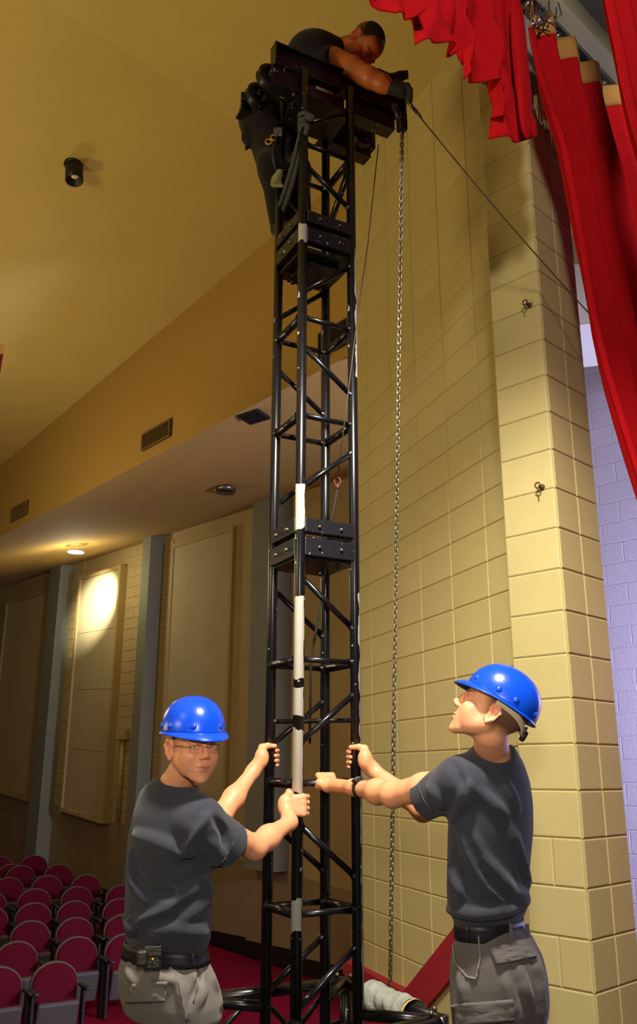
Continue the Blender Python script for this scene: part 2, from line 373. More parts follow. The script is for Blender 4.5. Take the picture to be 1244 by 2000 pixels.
# wing wall beyond the opening
W0 = V3(2.94, 8.19, 0)
NW = V3(-UD[1], UD[0], 0); NW = NW if NW@(CAM-W0) > 0 else -NW
v_, f_ = upslab(W0-UD*7, W0+UD*1.2, -0.05, 7.6, 0.2, NW)
WING = struct('wall_wing', MB().add(v_, f_), mat('wing_mortar', (164, 160, 186), 0.75))
bL = block_mesh('block', 0.406, CH, M_LILAC, d=0.003, ch=0.004)
for k in range(-6, 23):
    for j in range(-5, 3):
        s = j*0.406+(0.203 if k % 2 else 0)
        piece('block', bL, WING, W0+UD*s+UP*(zj(k)+CH/2), [-UD, UP, NW])
fd = nrm(V3(-0.962, 0.272, 0)); f0 = P(1131, 635, 7.9); fn_ = V3(fd[1], -fd[0], 0); fn_ = fn_ if fn_@(CAM-f0) > 0 else -fn_
fas = MB(); a, b = V3(*f0[:2], 0)+fd*1.2, V3(*f0[:2], 0)-fd*1.6
zA = atpl(1131, 635, f0, fd)[2]; zB = atpl(1128, 516, f0, fd)[2]; zC_ = atpl(1099, 357, f0, fd)[2]
v_, f_ = upslab(a, b, zA, zB, 0.9, fn_); fas.add(v_, f_); struct('trim_3', fas, M_WHITE)
v_, f_ = upslab(a-fn_*0.12, b-fn_*0.12, zB, zC_, 0.7, fn_)
PNL = struct('wall_fly', MB().add(v_, f_), mat('fly_joint', (120, 116, 108), 0.8))
for i in range(6):
    c = a-fn_*0.12+(b-a)*(i+0.5)/6+UP*(zB+zC_)/2
    MB().box(c, ((np.linalg.norm(b-a))/12-0.006, (zC_-zB)/2-0.006, 0.012), [nrm(b-a), UP, fn_]).build('panel', mat('fly_panel', (186, 180, 168), 0.75), PNL)
v_, f_ = upslab(a-fn_*0.3, b-fn_*0.3, zC_, zC_+2.2, 0.5, fn_); struct('wall_fly_upper', MB().add(v_, f_), mat('fly_grey', (120, 118, 116), 0.8))
struct('baseboard_wing', MB().add(*upslab(W0-UD*7+NW*0.05, W0+UD*1.2+NW*0.05, -0.05, 0.10, 0.05, NW)), mat('brown_baseboard', (128, 62, 36), 0.6))
# proscenium header: soffit beam above the pier, with a cream lower flange and sprayed ragged edge
zh = 5.20; hb = MB(); a, b = E0-WD*4.5-UD*0.02, E0+WD*1.6-UD*0.02
v_, f_ = upslab(E0+WD*0.0-UD*0.02, b, zh, 7.4, 0.05, NR); hb.add(v_, f_)
struct('wall_header', hb, mat('header_pale', (190, 186, 172), 0.75, var=0.06))
struct('trim_4', MB().add(*upslab(E0-WD*0.2-UD*0.12, b-UD*0.12, 6.06, 6.22, 0.10, NR)), M_CREAM)
struct('trim_6', MB().add(*upslab(E0+WD*0.0-UD*0.04, b-UD*0.04, 5.17, 5.40, 0.04, NR)), mat('header_tan', (140, 122, 98), 0.75))
drip = MB(); rr = random.Random(4)
for i in range(70):
    s = 0.03+0.42*i/70; ln = 0.05+0.10*rr.random()+(0.16 if rr.random() < 0.08 else 0)
    pb = E0+WD*s+NR*(0.045+0.012*rr.random()); r = 0.007+0.006*rr.random()
    drip.tube([pb+UP*(zh+0.02), pb+UP*(zh-ln*0.5), pb+UP*(zh-ln)+WD*0.004], [r*1.3, r, r*0.25], 5)
struct('trim_5', drip, mat('dripped_plaster', (196, 188, 158), 0.8))['kind'] = 'stuff'
# ------------------------------------------------------------------ lifting tower
K = 1.12
M_TB = chipped('tower_black', (17, 16, 20), (168, 166, 160), [], chip_thr2=0.735)
M_PLATE = chipped('plate_black', (22, 20, 26), (176, 172, 160), [], chip_thr2=0.70, rough=0.4)
M_STEEL = mat('dull_steel', (120, 112, 100), 0.35, metal=0.9)
tz = lambda z: 1.53+(z-1.53)*K
PL = {n: V3(x*K, y*K, 0) for n, (x, y) in dict(L=(-0.179, 3.399), F=(-0.069, 3.191), B=(0.029, 3.509), R=(0.139, 3.301)).items()}
FRD = nrm(PL['R']-PL['F']); LFD = nrm(PL['F']-PL['L']); TC = sum(PL.values())/4
zbase, ztop = 0.42, tz(4.55)
M_FP = chipped('front_pole_paint', (17, 16, 20), (196, 192, 180), [(tz(2.42), tz(2.60)), (tz(1.46), tz(1.69)), (tz(1.725), tz(1.83)), (tz(1.87), tz(2.16)), (tz(1.03), tz(1.13)), (tz(3.66), tz(3.74))], axis_dir=(-0.88, -0.47, 0, -0.012), chip_thr2=0.70)
M_RP = chipped('right_pole_paint', (17, 16, 20), (170, 166, 158), [(tz(3.1), tz(3.7)), (tz(0.6), tz(2.2))], axis_dir=(0.94, -0.2, 0, 0.0175), chip_thr2=0.71)
TW = thing('truss_tower', (TC[0], TC[1], 0), 'tall black square steel truss tower gripped by two men in blue hard hats', 'truss tower')
RP = 0.0225
for n in 'LFBR':
    mm_ = {'F': M_FP, 'R': M_RP}.get(n, M_TB)
    o = MB().tube([(0, 0, zbase), (0, 0, ztop)], RP, 18).mesh('pole', mm_)
    ob = bpy.data.objects.new('pole', o); COL.objects.link(ob); ob.parent = TW; ob.matrix_parent_inverse = Matrix.Translation(-TW.location)
    ob.location = (PL[n][0], PL[n][1], 0)
    if n == 'F': ob['label'] = 'pole with paint worn to grey patches'
def bar(a, za, b, zb, r=0.0125, name='brace', mm_=M_TB):
    A, B = PL[a]+UP*tz(za), PL[b]+UP*tz(zb); d = nrm(B-A); A = A+d*RP*0.6; B = B-d*RP*0.6
    mb = MB().tube([A, B], r, 12)
    for c, s in ((A, 1), (B, -1)):  # weld collars
        mb.tube([c+d*s*0.004, c+d*s*0.016], [r*1.35, r*1.02], 12, caps=False)
    return mb.build(name, mm_, TW)
for z in (1.08, 1.50, 1.93, 2.885, 3.315, 4.16):
    for a, b, r in (('F', 'R', .0125), ('L', 'B', .0125), ('L', 'F', .019), ('R', 'B', .019)):
        bar(a, z, b, z, r, 'rung')
for zF, zR in ((2.24, 2.05), (1.63, 1.82), (1.37, 1.18), (0.79, 0.97), (3.43, 3.62), (3.19, 3.01), (2.58, 2.77), (4.26, 4.42), (4.06, 3.90)):
    bar('F', zF, 'R', zR); 
for zL, zB in ((2.23, 2.05), (1.63, 1.81), (1.37, 1.18), (0.8, 0.97), (3.42, 3.62), (3.18, 3.01), (2.57, 2.77), (4.06, 3.90)):
    bar('L', zL, 'B', zB)
bar('L', 1.72, 'R', 1.72, 0.010); bar('B', 3.9, 'R', 4.14, 0.016)
def ringbars(z0, z1, t=0.02):
    for a, b in (('F', 'R'), ('L', 'F'), ('L', 'B'), ('B', 'R')):
        A, B = PL[a], PL[b]; d = nrm(B-A); nn_ = V3(d[1], -d[0], 0)
        if nn_@(TC-A) > 0: nn_ = -nn_
        c = (A+B)/2+UP*(tz(z0)+tz(z1))/2+nn_*0.004
        MB().box(c, (np.linalg.norm(B-A)/2-0.012, t, (tz(z1)-tz(z0))/2), [d, nn_, UP], 0.004).build('flange_bar', M_PLATE, TW)
ringbars(2.405, 2.462); ringbars(2.315, 2.385); ringbars(3.76, 3.815); ringbars(3.665, 3.735)
def plate(z, ins=0.01, hole=True):
    mb = MB(); mb.box(TC+UP*tz(z), (0.13+ins, 0.13+ins, 0.005), [FRD, LFD, UP], 0.002)
    for a in (-1, 1):
        for b in (-1, 1): mb.lathe([(0, 0.02), (0.011, 0.02), (0.011, -0.02), (0, -0.02)], TC+UP*tz(z)+FRD*a*0.08+LFD*b*0.08, n=6)
    mb.build('joint_plate', M_PLATE, TW)
plate(2.31); plate(3.63); plate(3.60, -0.03)
bolt = MB().lathe([(0, 0.009), (0.006, 0.009), (0.008, 0.004), (0.008, -0.004)], (0, 0, 0), n=8).mesh('bolt', M_STEEL)
for z in (2.35, 2.43, 3.70, 3.785):
    for a, b in (('F', 'R'), ('L', 'F')):
        for t in (0.3, 0.7):
            d = nrm(PL[b]-PL[a]); nn_ = V3(d[1], -d[0], 0); nn_ = -nn_ if nn_@(TC-PL[a]) > 0 else nn_
            c = PL[a]*(1-t)+PL[b]*t+UP*tz(z)+nn_*0.026
            o = bpy.data.objects.new('bolt', bolt); COL.objects.link(o); o.parent = TW; o.matrix_parent_inverse = Matrix.Translation(-TW.location)
            o.rotation_euler = Vector(nn_).to_track_quat('Z', 'Y').to_euler(); o.location = c
# head: two parallel channels with a sheave at each end
HZ = tz(4.62)
HF = PL['F']-LFD*0.03
def chan(off, s0, s1, z, h, name, fl=0.03):
    mb = MB(); c = HF-LFD*off+FRD*(s0+s1)/2+UP*z; L_ = (s1-s0)/2
    mb.box(c, (L_, 0.006, h/2), [FRD, LFD, UP], 0.002)
    mb.box(c+UP*(h/2-0.004), (L_, fl, 0.005), [FRD, LFD, UP], 0.002); mb.box(c-UP*(h/2-0.004), (L_, fl, 0.005), [FRD, LFD, UP], 0.002)
    mb.box(c-FRD*(L_-0.004), (0.005, fl, h/2), [FRD, LFD, UP]); mb.box(c+FRD*(L_-0.004), (0.005, fl, h/2), [FRD, LFD, UP])
    return mb.build(name, M_PLATE, TW)
zt = atpl(545, 85, HF, FRD)[2]; zb_ = atpl(545, 128, HF, FRD)[2]
chan(0.02, -0.150, 0.625, (zt+zb_)/2, zt-zb_, 'head_beam'); chan(0.30, -0.150, 0.60, (zt+zb_)/2-0.03, zt-zb_-0.02, 'head_beam')
def sheave(c, nm='sheave'):
    mb = MB().lathe([(0.018, -0.022), (0.064, -0.022), (0.068, -0.018), (0.054, -0.005), (0.054, 0.005), (0.068, 0.018), (0.064, 0.022), (0.018, 0.022), (0.018, -0.022)], c, LFD, 32)
    mb.lathe([(0, -0.034), (0.016, -0.034), (0.016, 0.034), (0, 0.034)], c, LFD, 12); return mb.build(nm, M_PLATE, TW)
zl = zb_-0.035
for s in (-0.15, 0.47):
    for o_ in (0.06, 0.20): sheave(HF-LFD*o_+FRD*s+UP*(zl))
for s0, s1, o_ in ((-0.16, 0.0, 0.015), (0.30, 0.56, 0.015), (-0.22, 0.03, 0.26), (0.24, 0.56, 0.26)):
    mb = MB().box(HF-LFD*o_+FRD*(s0+s1)/2+UP*(zl-0.012), ((s1-s0)/2, 0.008, 0.055), [FRD, LFD, UP], 0.004)
    mb.box(HF-LFD*(o_+0.03)+FRD*(s0+s1)/2+UP*(zl-0.066), ((s1-s0)/2, 0.04, 0.005), [FRD, LFD, UP], 0.002); mb.build('cheek_plate', M_PLATE, TW)
MB().box(TC+UP*(zl-0.10), (0.15, 0.13, 0.006), [FRD, LFD, UP], 0.002).build('head_plate', M_PLATE, TW)
MB().box(TC+UP*(zl-0.045), (0.12, 0.10, 0.05), [FRD, LFD, UP], 0.01).build('head_block', M_PLATE, TW)
tg = MB().box(HF+FRD*0.13+LFD*0.003+UP*(zb_-0.045), (0.05, 0.002, 0.009), [FRD, LFD, UP], 0.001).build('label_plate', mat('tag_tan', (150, 134, 96), 0.6), TW)
MB().box(TC+LFD*0.12+FRD*0.03+UP*tz(3.69), (0.06, 0.003, 0.007), [FRD, LFD, UP]).build('label_plate', MATS['tag_tan'], TW)
for s, z in ((0.20, zb_-0.06), (-0.05, zl-0.12)):
    o = bpy.data.objects.new('bolt', bolt); COL.objects.link(o); o.parent = TW; o.matrix_parent_inverse = Matrix.Translation(-TW.location)
    o.rotation_euler = Vector(LFD).to_track_quat('Z', 'Y').to_euler(); o.location = HF+FRD*s+LFD*0.012+UP*z
# base: square tube frame on screw legs with casters
hd = 0.50
cx = {'L': TC-(PL['R']-PL['L'])/np.linalg.norm(PL['R']-PL['L'])*hd, 'R': TC+(PL['R']-PL['L'])/np.linalg.norm(PL['R']-PL['L'])*hd,
      'F': TC-(PL['B']-PL['F'])/np.linalg.norm(PL['B']-PL['F'])*(hd+0.16), 'B': TC+(PL['B']-PL['F'])/np.linalg.norm(PL['B']-PL['F'])*hd}
for z, r in ((0.665, 0.024), (0.50, 0.022)):
    for a, b in (('L', 'F'), ('F', 'R'), ('R', 'B'), ('B', 'L')):
        MB().tube([cx[a]+UP*z, cx[b]+UP*z], r, 14).build('base_rail', M_TB, TW)
    for a in 'LFRB':
        MB().tube([cx[a]+UP*z, PL[a]+UP*z], r*0.9, 12).build('base_strut', M_TB, TW)
for a in 'LFRB':
    mb = MB().tube([cx[a]+UP*0.685, cx[a]+UP*0.30], 0.028, 14); mb.build('base_post', M_TB, TW)
    w_ = MB().tube([cx[a]+UP*0.32, cx[a]+UP*0.13], 0.014, 10).build('screw_leg', M_STEEL, TW)
    cst = MB().lathe([(0, -0.02), (0.055, -0.02), (0.065, -0.012), (0.065, 0.012), (0.055, 0.02), (0, 0.02)], cx[a]+UP*0.065+V3(0.03, 0, 0), FRD, 20)
    cst.box(cx[a]+UP*0.11+V3(0.015, 0, 0), (0.03, 0.03, 0.03), [FRD, LFD, UP], 0.004); cst.build('caster', M_PLATE, TW)
    for q_ in 'LFRB':
        pass
for a, b in (('L', 'F'), ('F', 'R'), ('R', 'B'), ('B', 'L')):
    for t0, t1 in ((0.1, 0.35), (0.6, 0.35), (0.6, 0.9)):
        MB().tube([cx[a]*(1-t0)+cx[b]*t0+UP*0.665, cx[a]*(1-t1)+cx[b]*t1+UP*0.50], 0.011, 10).build('base_brace', M_TB, TW)
    for t in (0.06, 0.94):
        c = cx[a]*(1-t)+cx[b]*t; MB().ball(c+UP*0.697, 0.011, 8).build('rail_bolt', M_STEEL, TW)
# hoist chain, single links
M_CHAIN = mat('chain_steel', (150, 142, 118), 0.30, metal=0.85, var=0.15, vscale=30)
ct, cb_ = P(785, 250, 4.30), P(762, 1922, 3.70)
nlk = 196; pitch = np.linalg.norm(ct-cb_)/nlk; cdir = nrm(cb_-ct)
CHN = thing('hoist_chain', tuple(cb_), 'long steel link chain hanging from the right end of the tower head', 'chain')
rl = pitch*0.40; wl = rl*0.95; ln_ = pitch*0.72
pts = []
for i in range(14):
    a = 2*math.pi*i/14; pts.append(V3(wl*math.cos(a), 0, math.sin(a)*wl+(ln_-wl*0.6)*(1 if math.sin(a) > 1e-6 else -1)*0.9))
lk = MB().tube(pts, pitch*0.165, 6, closed=True).mesh('link', M_CHAIN)
base_u = nrm(np.cross(cdir, V3(0, 1, 0))); base_v = np.cross(cdir, base_u)
for i in range(nlk):
    c = ct+(cb_-ct)*(i+0.5)/nlk; ang = math.radians(8)+(math.pi/2)*(i % 2)+0.12*math.sin(i*1.7)+i*0.004
    u = base_u*math.cos(ang)+base_v*math.sin(ang); v = np.cross(cdir, u)
    o = bpy.data.objects.new('link', lk); COL.objects.link(o); o.parent = CHN; o.matrix_parent_inverse = Matrix.Translation(-CHN.location)
    mm = Matrix.Identity(4)
    for r_ in range(3): mm[r_][0] = u[r_]; mm[r_][1] = v[r_]; mm[r_][2] = cdir[r_]; mm[r_][3] = c[r_]
    o.matrix_basis = mm
hk = MB().box(ct+UP*0.03, (0.022, 0.022, 0.05), [FRD, LFD, UP], 0.008); hk.tube([ct+UP*0.12-FRD*0.05, ct+UP*0.03], 0.016, 10); hk.build('chain_anchor', M_PLATE, CHN)
# wires
M_WIRE = mat('wire_rope', (74, 66, 50), 0.5, metal=0.4)
gw = thing('guy_wire', tuple(P(793, 195, 4.33)), 'thin taut wire running from the tower head down to the red curtain', 'wire')
g0, g1 = P(793, 195, 4.33), P(1190, 655, 4.5)
MB().tube([g0+(g1-g0)*t-UP*0.03*math.sin(math.pi*t) for t in np.linspace(0, 1, 14)], 0.0035, 6).build('wire', M_WIRE, gw)
MB().tube([g0, g0+(g1-g0)*0.05], 0.009, 8).tube([g0+(g1-g0)*0.05, g0+(g1-g0)*0.075], [0.009, 0.004], 8).build('turnbuckle', M_STEEL, gw)
hp = [P(739, 283, 4.5), P(718, 480, 4.22), P(699, 612, 4.10), P(676, 800, 3.95), P(659, 934, 3.90)]
HC = thing('hook_cable', tuple(hp[-1]), 'thin cable with a small hook ending behind the black tower above its joint plates', 'cable')
MB().tube(hp, 0.003, 6).build('cable', M_WIRE, HC)
c = hp[-1]; ring = [c-UP*0.015+V3(0.014*math.sin(a), 0, 0.018*math.cos(a)) for a in np.linspace(0, 5.2, 12)]
MB().tube(ring, 0.004, 6).ball(c-UP*0.04, (0.012, 0.012, 0.014), 8).build('hook', mat('rusty_hook', (92, 42, 34), 0.6), HC)
sp_ = [c-UP*0.05, P(648, 1015, 3.86), P(630, 1160, 3.82), P(612, 1260, 3.78), P(607, 1300, 3.76), P(605, 1452, 3.72)]
MB().tube(sp_, 0.006, 6).build('strap', mat('black_strap', (26, 22, 20), 0.8), HC)
# webbing strap tied between the front and left poles below the head
WS = thing('webbing_strap', tuple(PL['F']+UP*tz(4.26)), 'grey webbing strap knotted round the front pole and slung to the left pole', 'strap')
M_WEB = mat('grey_webbing', (66, 66, 58), 0.9, bump=0.4, bscale=200)
A_, B_ = PL['F']+UP*tz(4.26)-LFD*0+V3(0, -0.03, 0), PL['L']+UP*tz(3.97)+V3(0.0, -0.03, 0)
for k_ in range(2):
    mb = MB(); sag = [A_*(1-t)+B_*t+UP*(-0.03*math.sin(math.pi*t))+V3(0.02*k_, -0.006*k_, -0.03*k_) for t in np.linspace(0, 1, 9)]
    mb.tube(sag, 0.013, 6); mb.build('webbing', M_WEB, WS)
for z_ in (4.24, 4.27, 4.30):
    MB().lathe([(RP+0.002, -0.012), (RP+0.010, -0.008), (RP+0.010, 0.008), (RP+0.002, 0.012)], PL['F']+UP*tz(z_), n=16).build('wrap', M_WEB, WS)
MB().ball(PL['F']+UP*tz(4.27)+V3(0.028, -0.02, 0.01), (0.028, 0.018, 0.024), 10).build('knot', M_WEB, WS)
# canvas rolled over the base rail
CV = thing('canvas_roll', tuple((cx['R']+cx['B'])/2+UP*0.665), 'pale grey padded canvas wrapped over the base rail under the chain', 'canvas')
M_CAN = mat('pale_canvas', (158, 162, 152), 0.9, bump=0.5, bscale=35, var=0.12, vscale=14, bdist=0.02)
_rt = [(t, cx['B']*(1-t)+cx['R']*t+UP*0.665) for t in np.linspace(0, 1, 200)]; r0 = min(_rt, key=lambda q: abs(sight(q[1])[0]-724))[1]; r1 = min(_rt, key=lambda q: abs(sight(q[1])[0]-808))[1]
ax = nrm(r1-r0); sx_ = nrm(np.cross(ax, UP)); ux_ = np.cross(sx_, ax)
def canv(u, v):
    a = -0.5+v*(math.pi+1.0); t = u; rad = 0.056+0.0022*math.sin(t*31+v*5)+0.003*math.sin(v*14+t*9)-0.008*t+0.004*math.sin(t*9)
    return r0+(r1-r0)*t+sx_*math.cos(a)*rad*1.15+ux_*(math.sin(a)*rad)-UP*0.012
mb = MB().grid(canv, 30, 20); mb.build('canvas', M_CAN, CV)
def hem(u, v):
    a = -0.5+v*(math.pi+1.0); rad = 0.050
    return r1+ax*(u*0.014-0.004)+sx_*math.cos(a)*rad*1.15+ux_*math.sin(a)*rad-UP*0.012
MB().grid(hem, 3, 20).build('hem_edge', mat('canvas_hem', (206, 178, 112), 0.8), CV)

# ------------------------------------------------------------------ curtains
def cloth(name, rgb):
    M = mat(name, rgb, 0.9, bump=0.25, bscale=420, var=0.07, vscale=18, spec=0.15)
    b = M.node_tree.nodes['Principled BSDF']; b.inputs['Sheen Weight'].default_value = 0.04; b.inputs['Sheen Roughness'].default_value = 0.4; b.inputs['Sheen Tint'].default_value = (*lin((255, 90, 80)), 1)
    return M
M_VELV = cloth('red_velour', (176, 8, 17)); M_TAPE = mat('heading_tape', (176, 128, 58), 0.85, bump=0.3, bscale=300)
QC = E0-UD*0.30
def onC(px, py, off=0.0): return atpl(px, py, QC-UD*off, WD)
def interp(x, xs, ys): return float(np.interp(x, xs, ys))
# swagged valance: hem drawn from sightings, fullness in deep folds
hem_px = [(700, -60), (745, -20), (755, 4), (768, 29), (790, 24), (806, 10), (826, 28), (830, 60), (834, 92), (862, 86), (890, 88), (897, 120), (903, 161), (925, 155), (942, 144), (958, 148), (962, 190), (974, 228), (987, 228), (990, 262), (1005, 282), (1020, 274), (1026, 235), (1032, 215)]
hs, hz = [], []
for x, y in hem_px:
    q = onC(x, y); hs.append((q-QC)@WD); hz.append(q[2])
for i in range(1, len(hs)): hs[i] = max(hs[i], hs[i-1]+0.004)
sA, sB = hs[0], hs[-1]; ZT = 6.0
def fold(s, amp):
    return amp*(math.sin(s*2*math.pi/0.21)+0.45*math.sin(s*2*math.pi/0.083+1.1)+0.25*math.sin(s*37))
def val(u, v):
    s = sA+(sB-sA)*u; zb = interp(s, hs, hz); z = zb+(ZT-zb)*(v**1.3)
    low = math.exp(-((z-zb)/0.5)**2)
    top = QC+WD*(s+0.05*low*math.sin(s*21)+(0.10*(1-v) if s > -0.62 else 0)*0) + UP*z
    wob = 0.35*math.sin(z*9+s*14)*0.02
    return top-UD*(fold(s, 0.028*(0.6+0.7*low))+wob+0.02*low*math.sin(s*55+z*20))
VL = thing('valance_curtain', tuple(QC+WD*(sA+sB)/2+UP*4.6), 'red stage valance with ragged swagged hem hanging at the top of the opening', 'curtain')
o = MB().grid(val, 190, 46).build('cloth', M_VELV, VL, fix=False); sm_ = o.modifiers.new('thick', 'SOLIDIFY'); sm_.thickness = 0.006
# end of the valance gathered into a hanging loop
def loopv(u, v):
    a = 2*math.pi*u; zt_ = 5.15; zb = onC(1000, 283)[2]; z = zt_+(zb-zt_)*v; rw = 0.047*(0.7+0.5*math.sin(math.pi*min(1, v*1.05))**0.5)*(1 if v < 0.9 else math.sqrt(max(0, 1-((v-0.9)/0.1)**2))+0.02)
    cs = (onC(994, 150)-QC)@WD
    return QC-UD*0.07+WD*(cs+rw*math.cos(a)*(1+0.1*math.sin(3*a+z*7)))-UD*(0.5*rw*math.sin(a))+UP*z
MB().grid(loopv, 28, 40).build('hem_loop', M_VELV, VL, fix=False)
# the traveller curtain, gathered and pulled towards the wing
edge_px = [(1028, 68), (1046, 150), (1062, 195), (1085, 262), (1094, 300), (1110, 385), (1132, 505), (1152, 625), (1175, 720), (1205, 820), (1230, 900), (1250, 965), (1275, 1060)]
ez, es = [], []
for x, y in edge_px:
    q = onC(x, y, 0.02); es.append((q-QC)@WD); ez.append(q[2])
ez, es = np.array(ez)[::-1], np.array(es)[::-1]
top_px = [(1046, 55), (1066, 38), (1095, 40), (1112, 60), (1140, 66), (1160, 92), (1178, 92), (1192, 120), (1206, 128), (1240, 160), (1300, 210)]
tS, tZ = [], []
for x, y in top_px:
    q = onC(x, y, 0.02); tS.append((q-QC)@WD); tZ.append(q[2])
sE = tS[-1]+0.3; zlow = 0.05; sT0 = tS[0]
TOPZ_C = 5.33
def trav(u, v, zlo=None, zhi=None, lift=0.0):
    zt_ = (TOPZ_C-0.18*(u < 0.06)) if zhi is None else zhi
    zl_ = zlow if zlo is None else zlo
    z = zt_+(zl_-zt_)*v
    left = interp(z, ez, es) if z < ez[-1] else es[-1]
    right = sE+0.35*max(0, 1-(z-1.3)/4.0)
    s = left+(right-left)*(u**1.15)
    ph = u*2*math.pi*8.0
    amp = 0.050*(0.45+0.55*min(1, (zt_-z)/0.8+0.4))*min(1, u*14+0.15)
    return QC-UD*(0.02+lift+amp*(math.sin(ph)+0.35*math.sin(2*ph+0.8)+0.12*math.sin(z*5+ph*3)))+WD*(s+0.018*math.cos(ph))+UP*z
TR = thing('traveller_curtain', tuple(QC+WD*0.4+UP*3.0), 'red velour stage curtain hooked on the track beside the block wall corner, drawn aside', 'curtain')
o = MB().grid(lambda u, v: trav(u, v), 240, 60).build('cloth', M_VELV, TR, fix=False); sm_ = o.modifiers.new('thick', 'SOLIDIFY'); sm_.thickness = 0.006
o = MB().grid(lambda u, v: trav(u*0.9+0.07, v, TOPZ_C-0.10, TOPZ_C+0.04, 0.0), 240, 5).build('heading', M_TAPE, TR, fix=False); sm_ = o.modifiers.new('thick', 'SOLIDIFY'); sm_.thickness = 0.010
# second leg of curtain nearer the stage centre
Q2 = E0-UD*0.85
l2 = [(1172, -40), (1184, 20), (1200, 100), (1214, 180), (1232, 250), (1256, 330), (1300, 480)]
z2 = []; s2 = []
for x, y in l2:
    q = atpl(x, y, Q2, WD); s2.append((q-Q2)@WD); z2.append(q[2])
z2, s2 = np.array(z2)[::-1], np.array(s2)[::-1]
def leg(u, v):
    z = 6.0+(0.05-6.0)*v; left = interp(z, z2, s2) if z > z2[0] else s2[0]+(z2[0]-z)*0.16
    s = left+u*0.9; ph = u*2*math.pi*6
    return Q2-UD*(0.045*(math.sin(ph)+0.3*math.sin(2.1*ph))*min(1, u*12+0.1))+WD*s+UP*z
LG = thing('leg_curtain', tuple(Q2+WD*0.6+UP*3), 'dark red stage curtain edge nearest the viewer in the top right corner', 'curtain')
o = MB().grid(leg, 120, 40).build('cloth', M_VELV, LG, fix=False); sm_ = o.modifiers.new('thick', 'SOLIDIFY'); sm_.thickness = 0.006
# curtain track with carriers
TK = thing('curtain_track', tuple(QC+UP*5.6), 'dark steel curtain track with chain carriers above the red curtain', 'track')
za = 5.46
MB().box(QC+UD*0.05+WD*0.6+UP*za, (1.35, 0.035, 0.03), [WD, UD, UP], 0.006).build('rail', mat('track_steel', (46, 44, 56), 0.4, metal=0.6), TK)
car = MB().lathe([(0, -0.02), (0.02, -0.02), (0.02, 0.02), (0, 0.02)], (0, 0, 0), UD, 10).box((0, 0, -0.05), (0.012, 0.006, 0.035)).mesh('carrier', M_STEEL)
for i in range(14):
    o = bpy.data.objects.new('carrier', car); COL.objects.link(o); o.parent = TK; o.matrix_parent_inverse = Matrix.Translation(-TK.location)
    o.location = QC+WD*(-0.36+0.10*i)+UD*0.03+UP*(za-0.04); o.rotation_euler = (0, 0, 0.3*math.sin(i*2.1))
bun = MB(); rr = random.Random(9)
for i in range(16):
    c = onC(1050+rr.uniform(-6, 40), 14+rr.uniform(-14, 22), 0.05); bun.tube([c, c+V3(rr.uniform(-.03, .03), 0, -rr.uniform(.03, .09)), c+V3(rr.uniform(-.05, .05), 0, -0.1)], 0.004, 5)
bun.build('tie_chain', mat('bright_chain', (170, 168, 166), 0.3, metal=0.9), TK)
# drape at the far left edge
DR = thing('side_drape', tuple(P(-20, 740, 5.0)), 'sliver of dark red hanging drape with a tan top edge at the far left', 'drape')
d0 = P(8, 682, 5.0); dl = nrm(V3(-1, -0.1, 0))
MB().grid(lambda u, v: d0+dl*(u*0.9+0.045*v)+UP*(-0.02-v*1.0)+V3(0, 0.02*math.sin(u*40), 0), 40, 8).build('cloth', mat('dark_red_drape', (112, 10, 34), 0.9), DR, fix=False)
MB().grid(lambda u, v: d0+V3(0.01, -0.01, 0)+dl*u*0.9+UP*(0.03-v*0.06)+V3(0, 0.02*math.sin(u*40), 0), 40, 3).build('heading', mat('drape_tape', (196, 150, 96), 0.85), DR, fix=False)
# ------------------------------------------------------------------ ceiling and wall fittings
def oncurve(px, py):
    r = ray(px, py); t = 1.0
    for _ in range(400):
        p = CAM+r*t
        if p[2] >= czone(p@UD): break
        t += 0.02
    return p
M_FIX = mat('fixture_black', (18, 18, 20), 0.5); M_GLASS = mat('lamp_glass', (220, 210, 180), 0.2)
fx = oncurve(143, 318); FX = thing('ceiling_spotlight', tuple(fx), 'small black canister spotlight mounted on the yellow ceiling', 'spotlight')
sc_ = np.linalg.norm(fx-CAM)/FPX; R1 = 15*sc_
MB().lathe([(0, 0.01), (R1*1.05, 0.01), (R1*1.05, -0.03), (0, -0.03)], fx, (0, 0, 1), 24).build('canopy', M_FIX, FX)
fa = nrm(V3(0.12, -0.10, -1)); fb = fx+V3(0.01, 0, -0.03)
MB().lathe([(0, 0), (R1, 0), (R1*1.02, 34*sc_), (R1*0.9, 34*sc_), (R1*0.85, 20*sc_), (0, 18*sc_)], fb, fa, 28).build('can', M_FIX, FX)
MB().ball(fb+fa*22*sc_, (R1*0.62, R1*0.62, R1*0.3), 14).build('lamp', M_GLASS, FX)
def vent(c, ax_, up_, nn_, hw, hh, label, nsl, mcol, frame=0.018):
    t = thing('air_vent', tuple(c), label, 'vent', None)
    MB().box(c, (hw, hh, 0.006), [ax_, up_, nn_]).build('backing', M_DARK, t)
    for s in (-1, 1):
        MB().box(c+up_*s*(hh-frame/2)+nn_*0.012, (hw, frame/2, 0.012), [ax_, up_, nn_], 0.003).build('frame', mcol, t)
        MB().box(c+ax_*s*(hw-frame/2)+nn_*0.012, (frame/2, hh-frame, 0.012), [ax_, up_, nn_], 0.003).build('frame', mcol, t)
    for i in range(nsl):
        f = -1+2*(i+0.5)/nsl
        MB().box(c+ax_*f*(hw-frame)+nn_*0.010, (0.006, hh-frame, 0.008), [ax_, up_, nn_]).build('slat', mcol, t)
    return t
M_VT = mat('vent_tan', (112, 88, 46), 0.6); M_VD = mat('vent_dark', (44, 32, 26), 0.6)
nS = -sn
def face(px, py): return atpl(px, py, sp1+nS*0.012, sd)
q0, q1 = face(279, 862), face(334, 838)
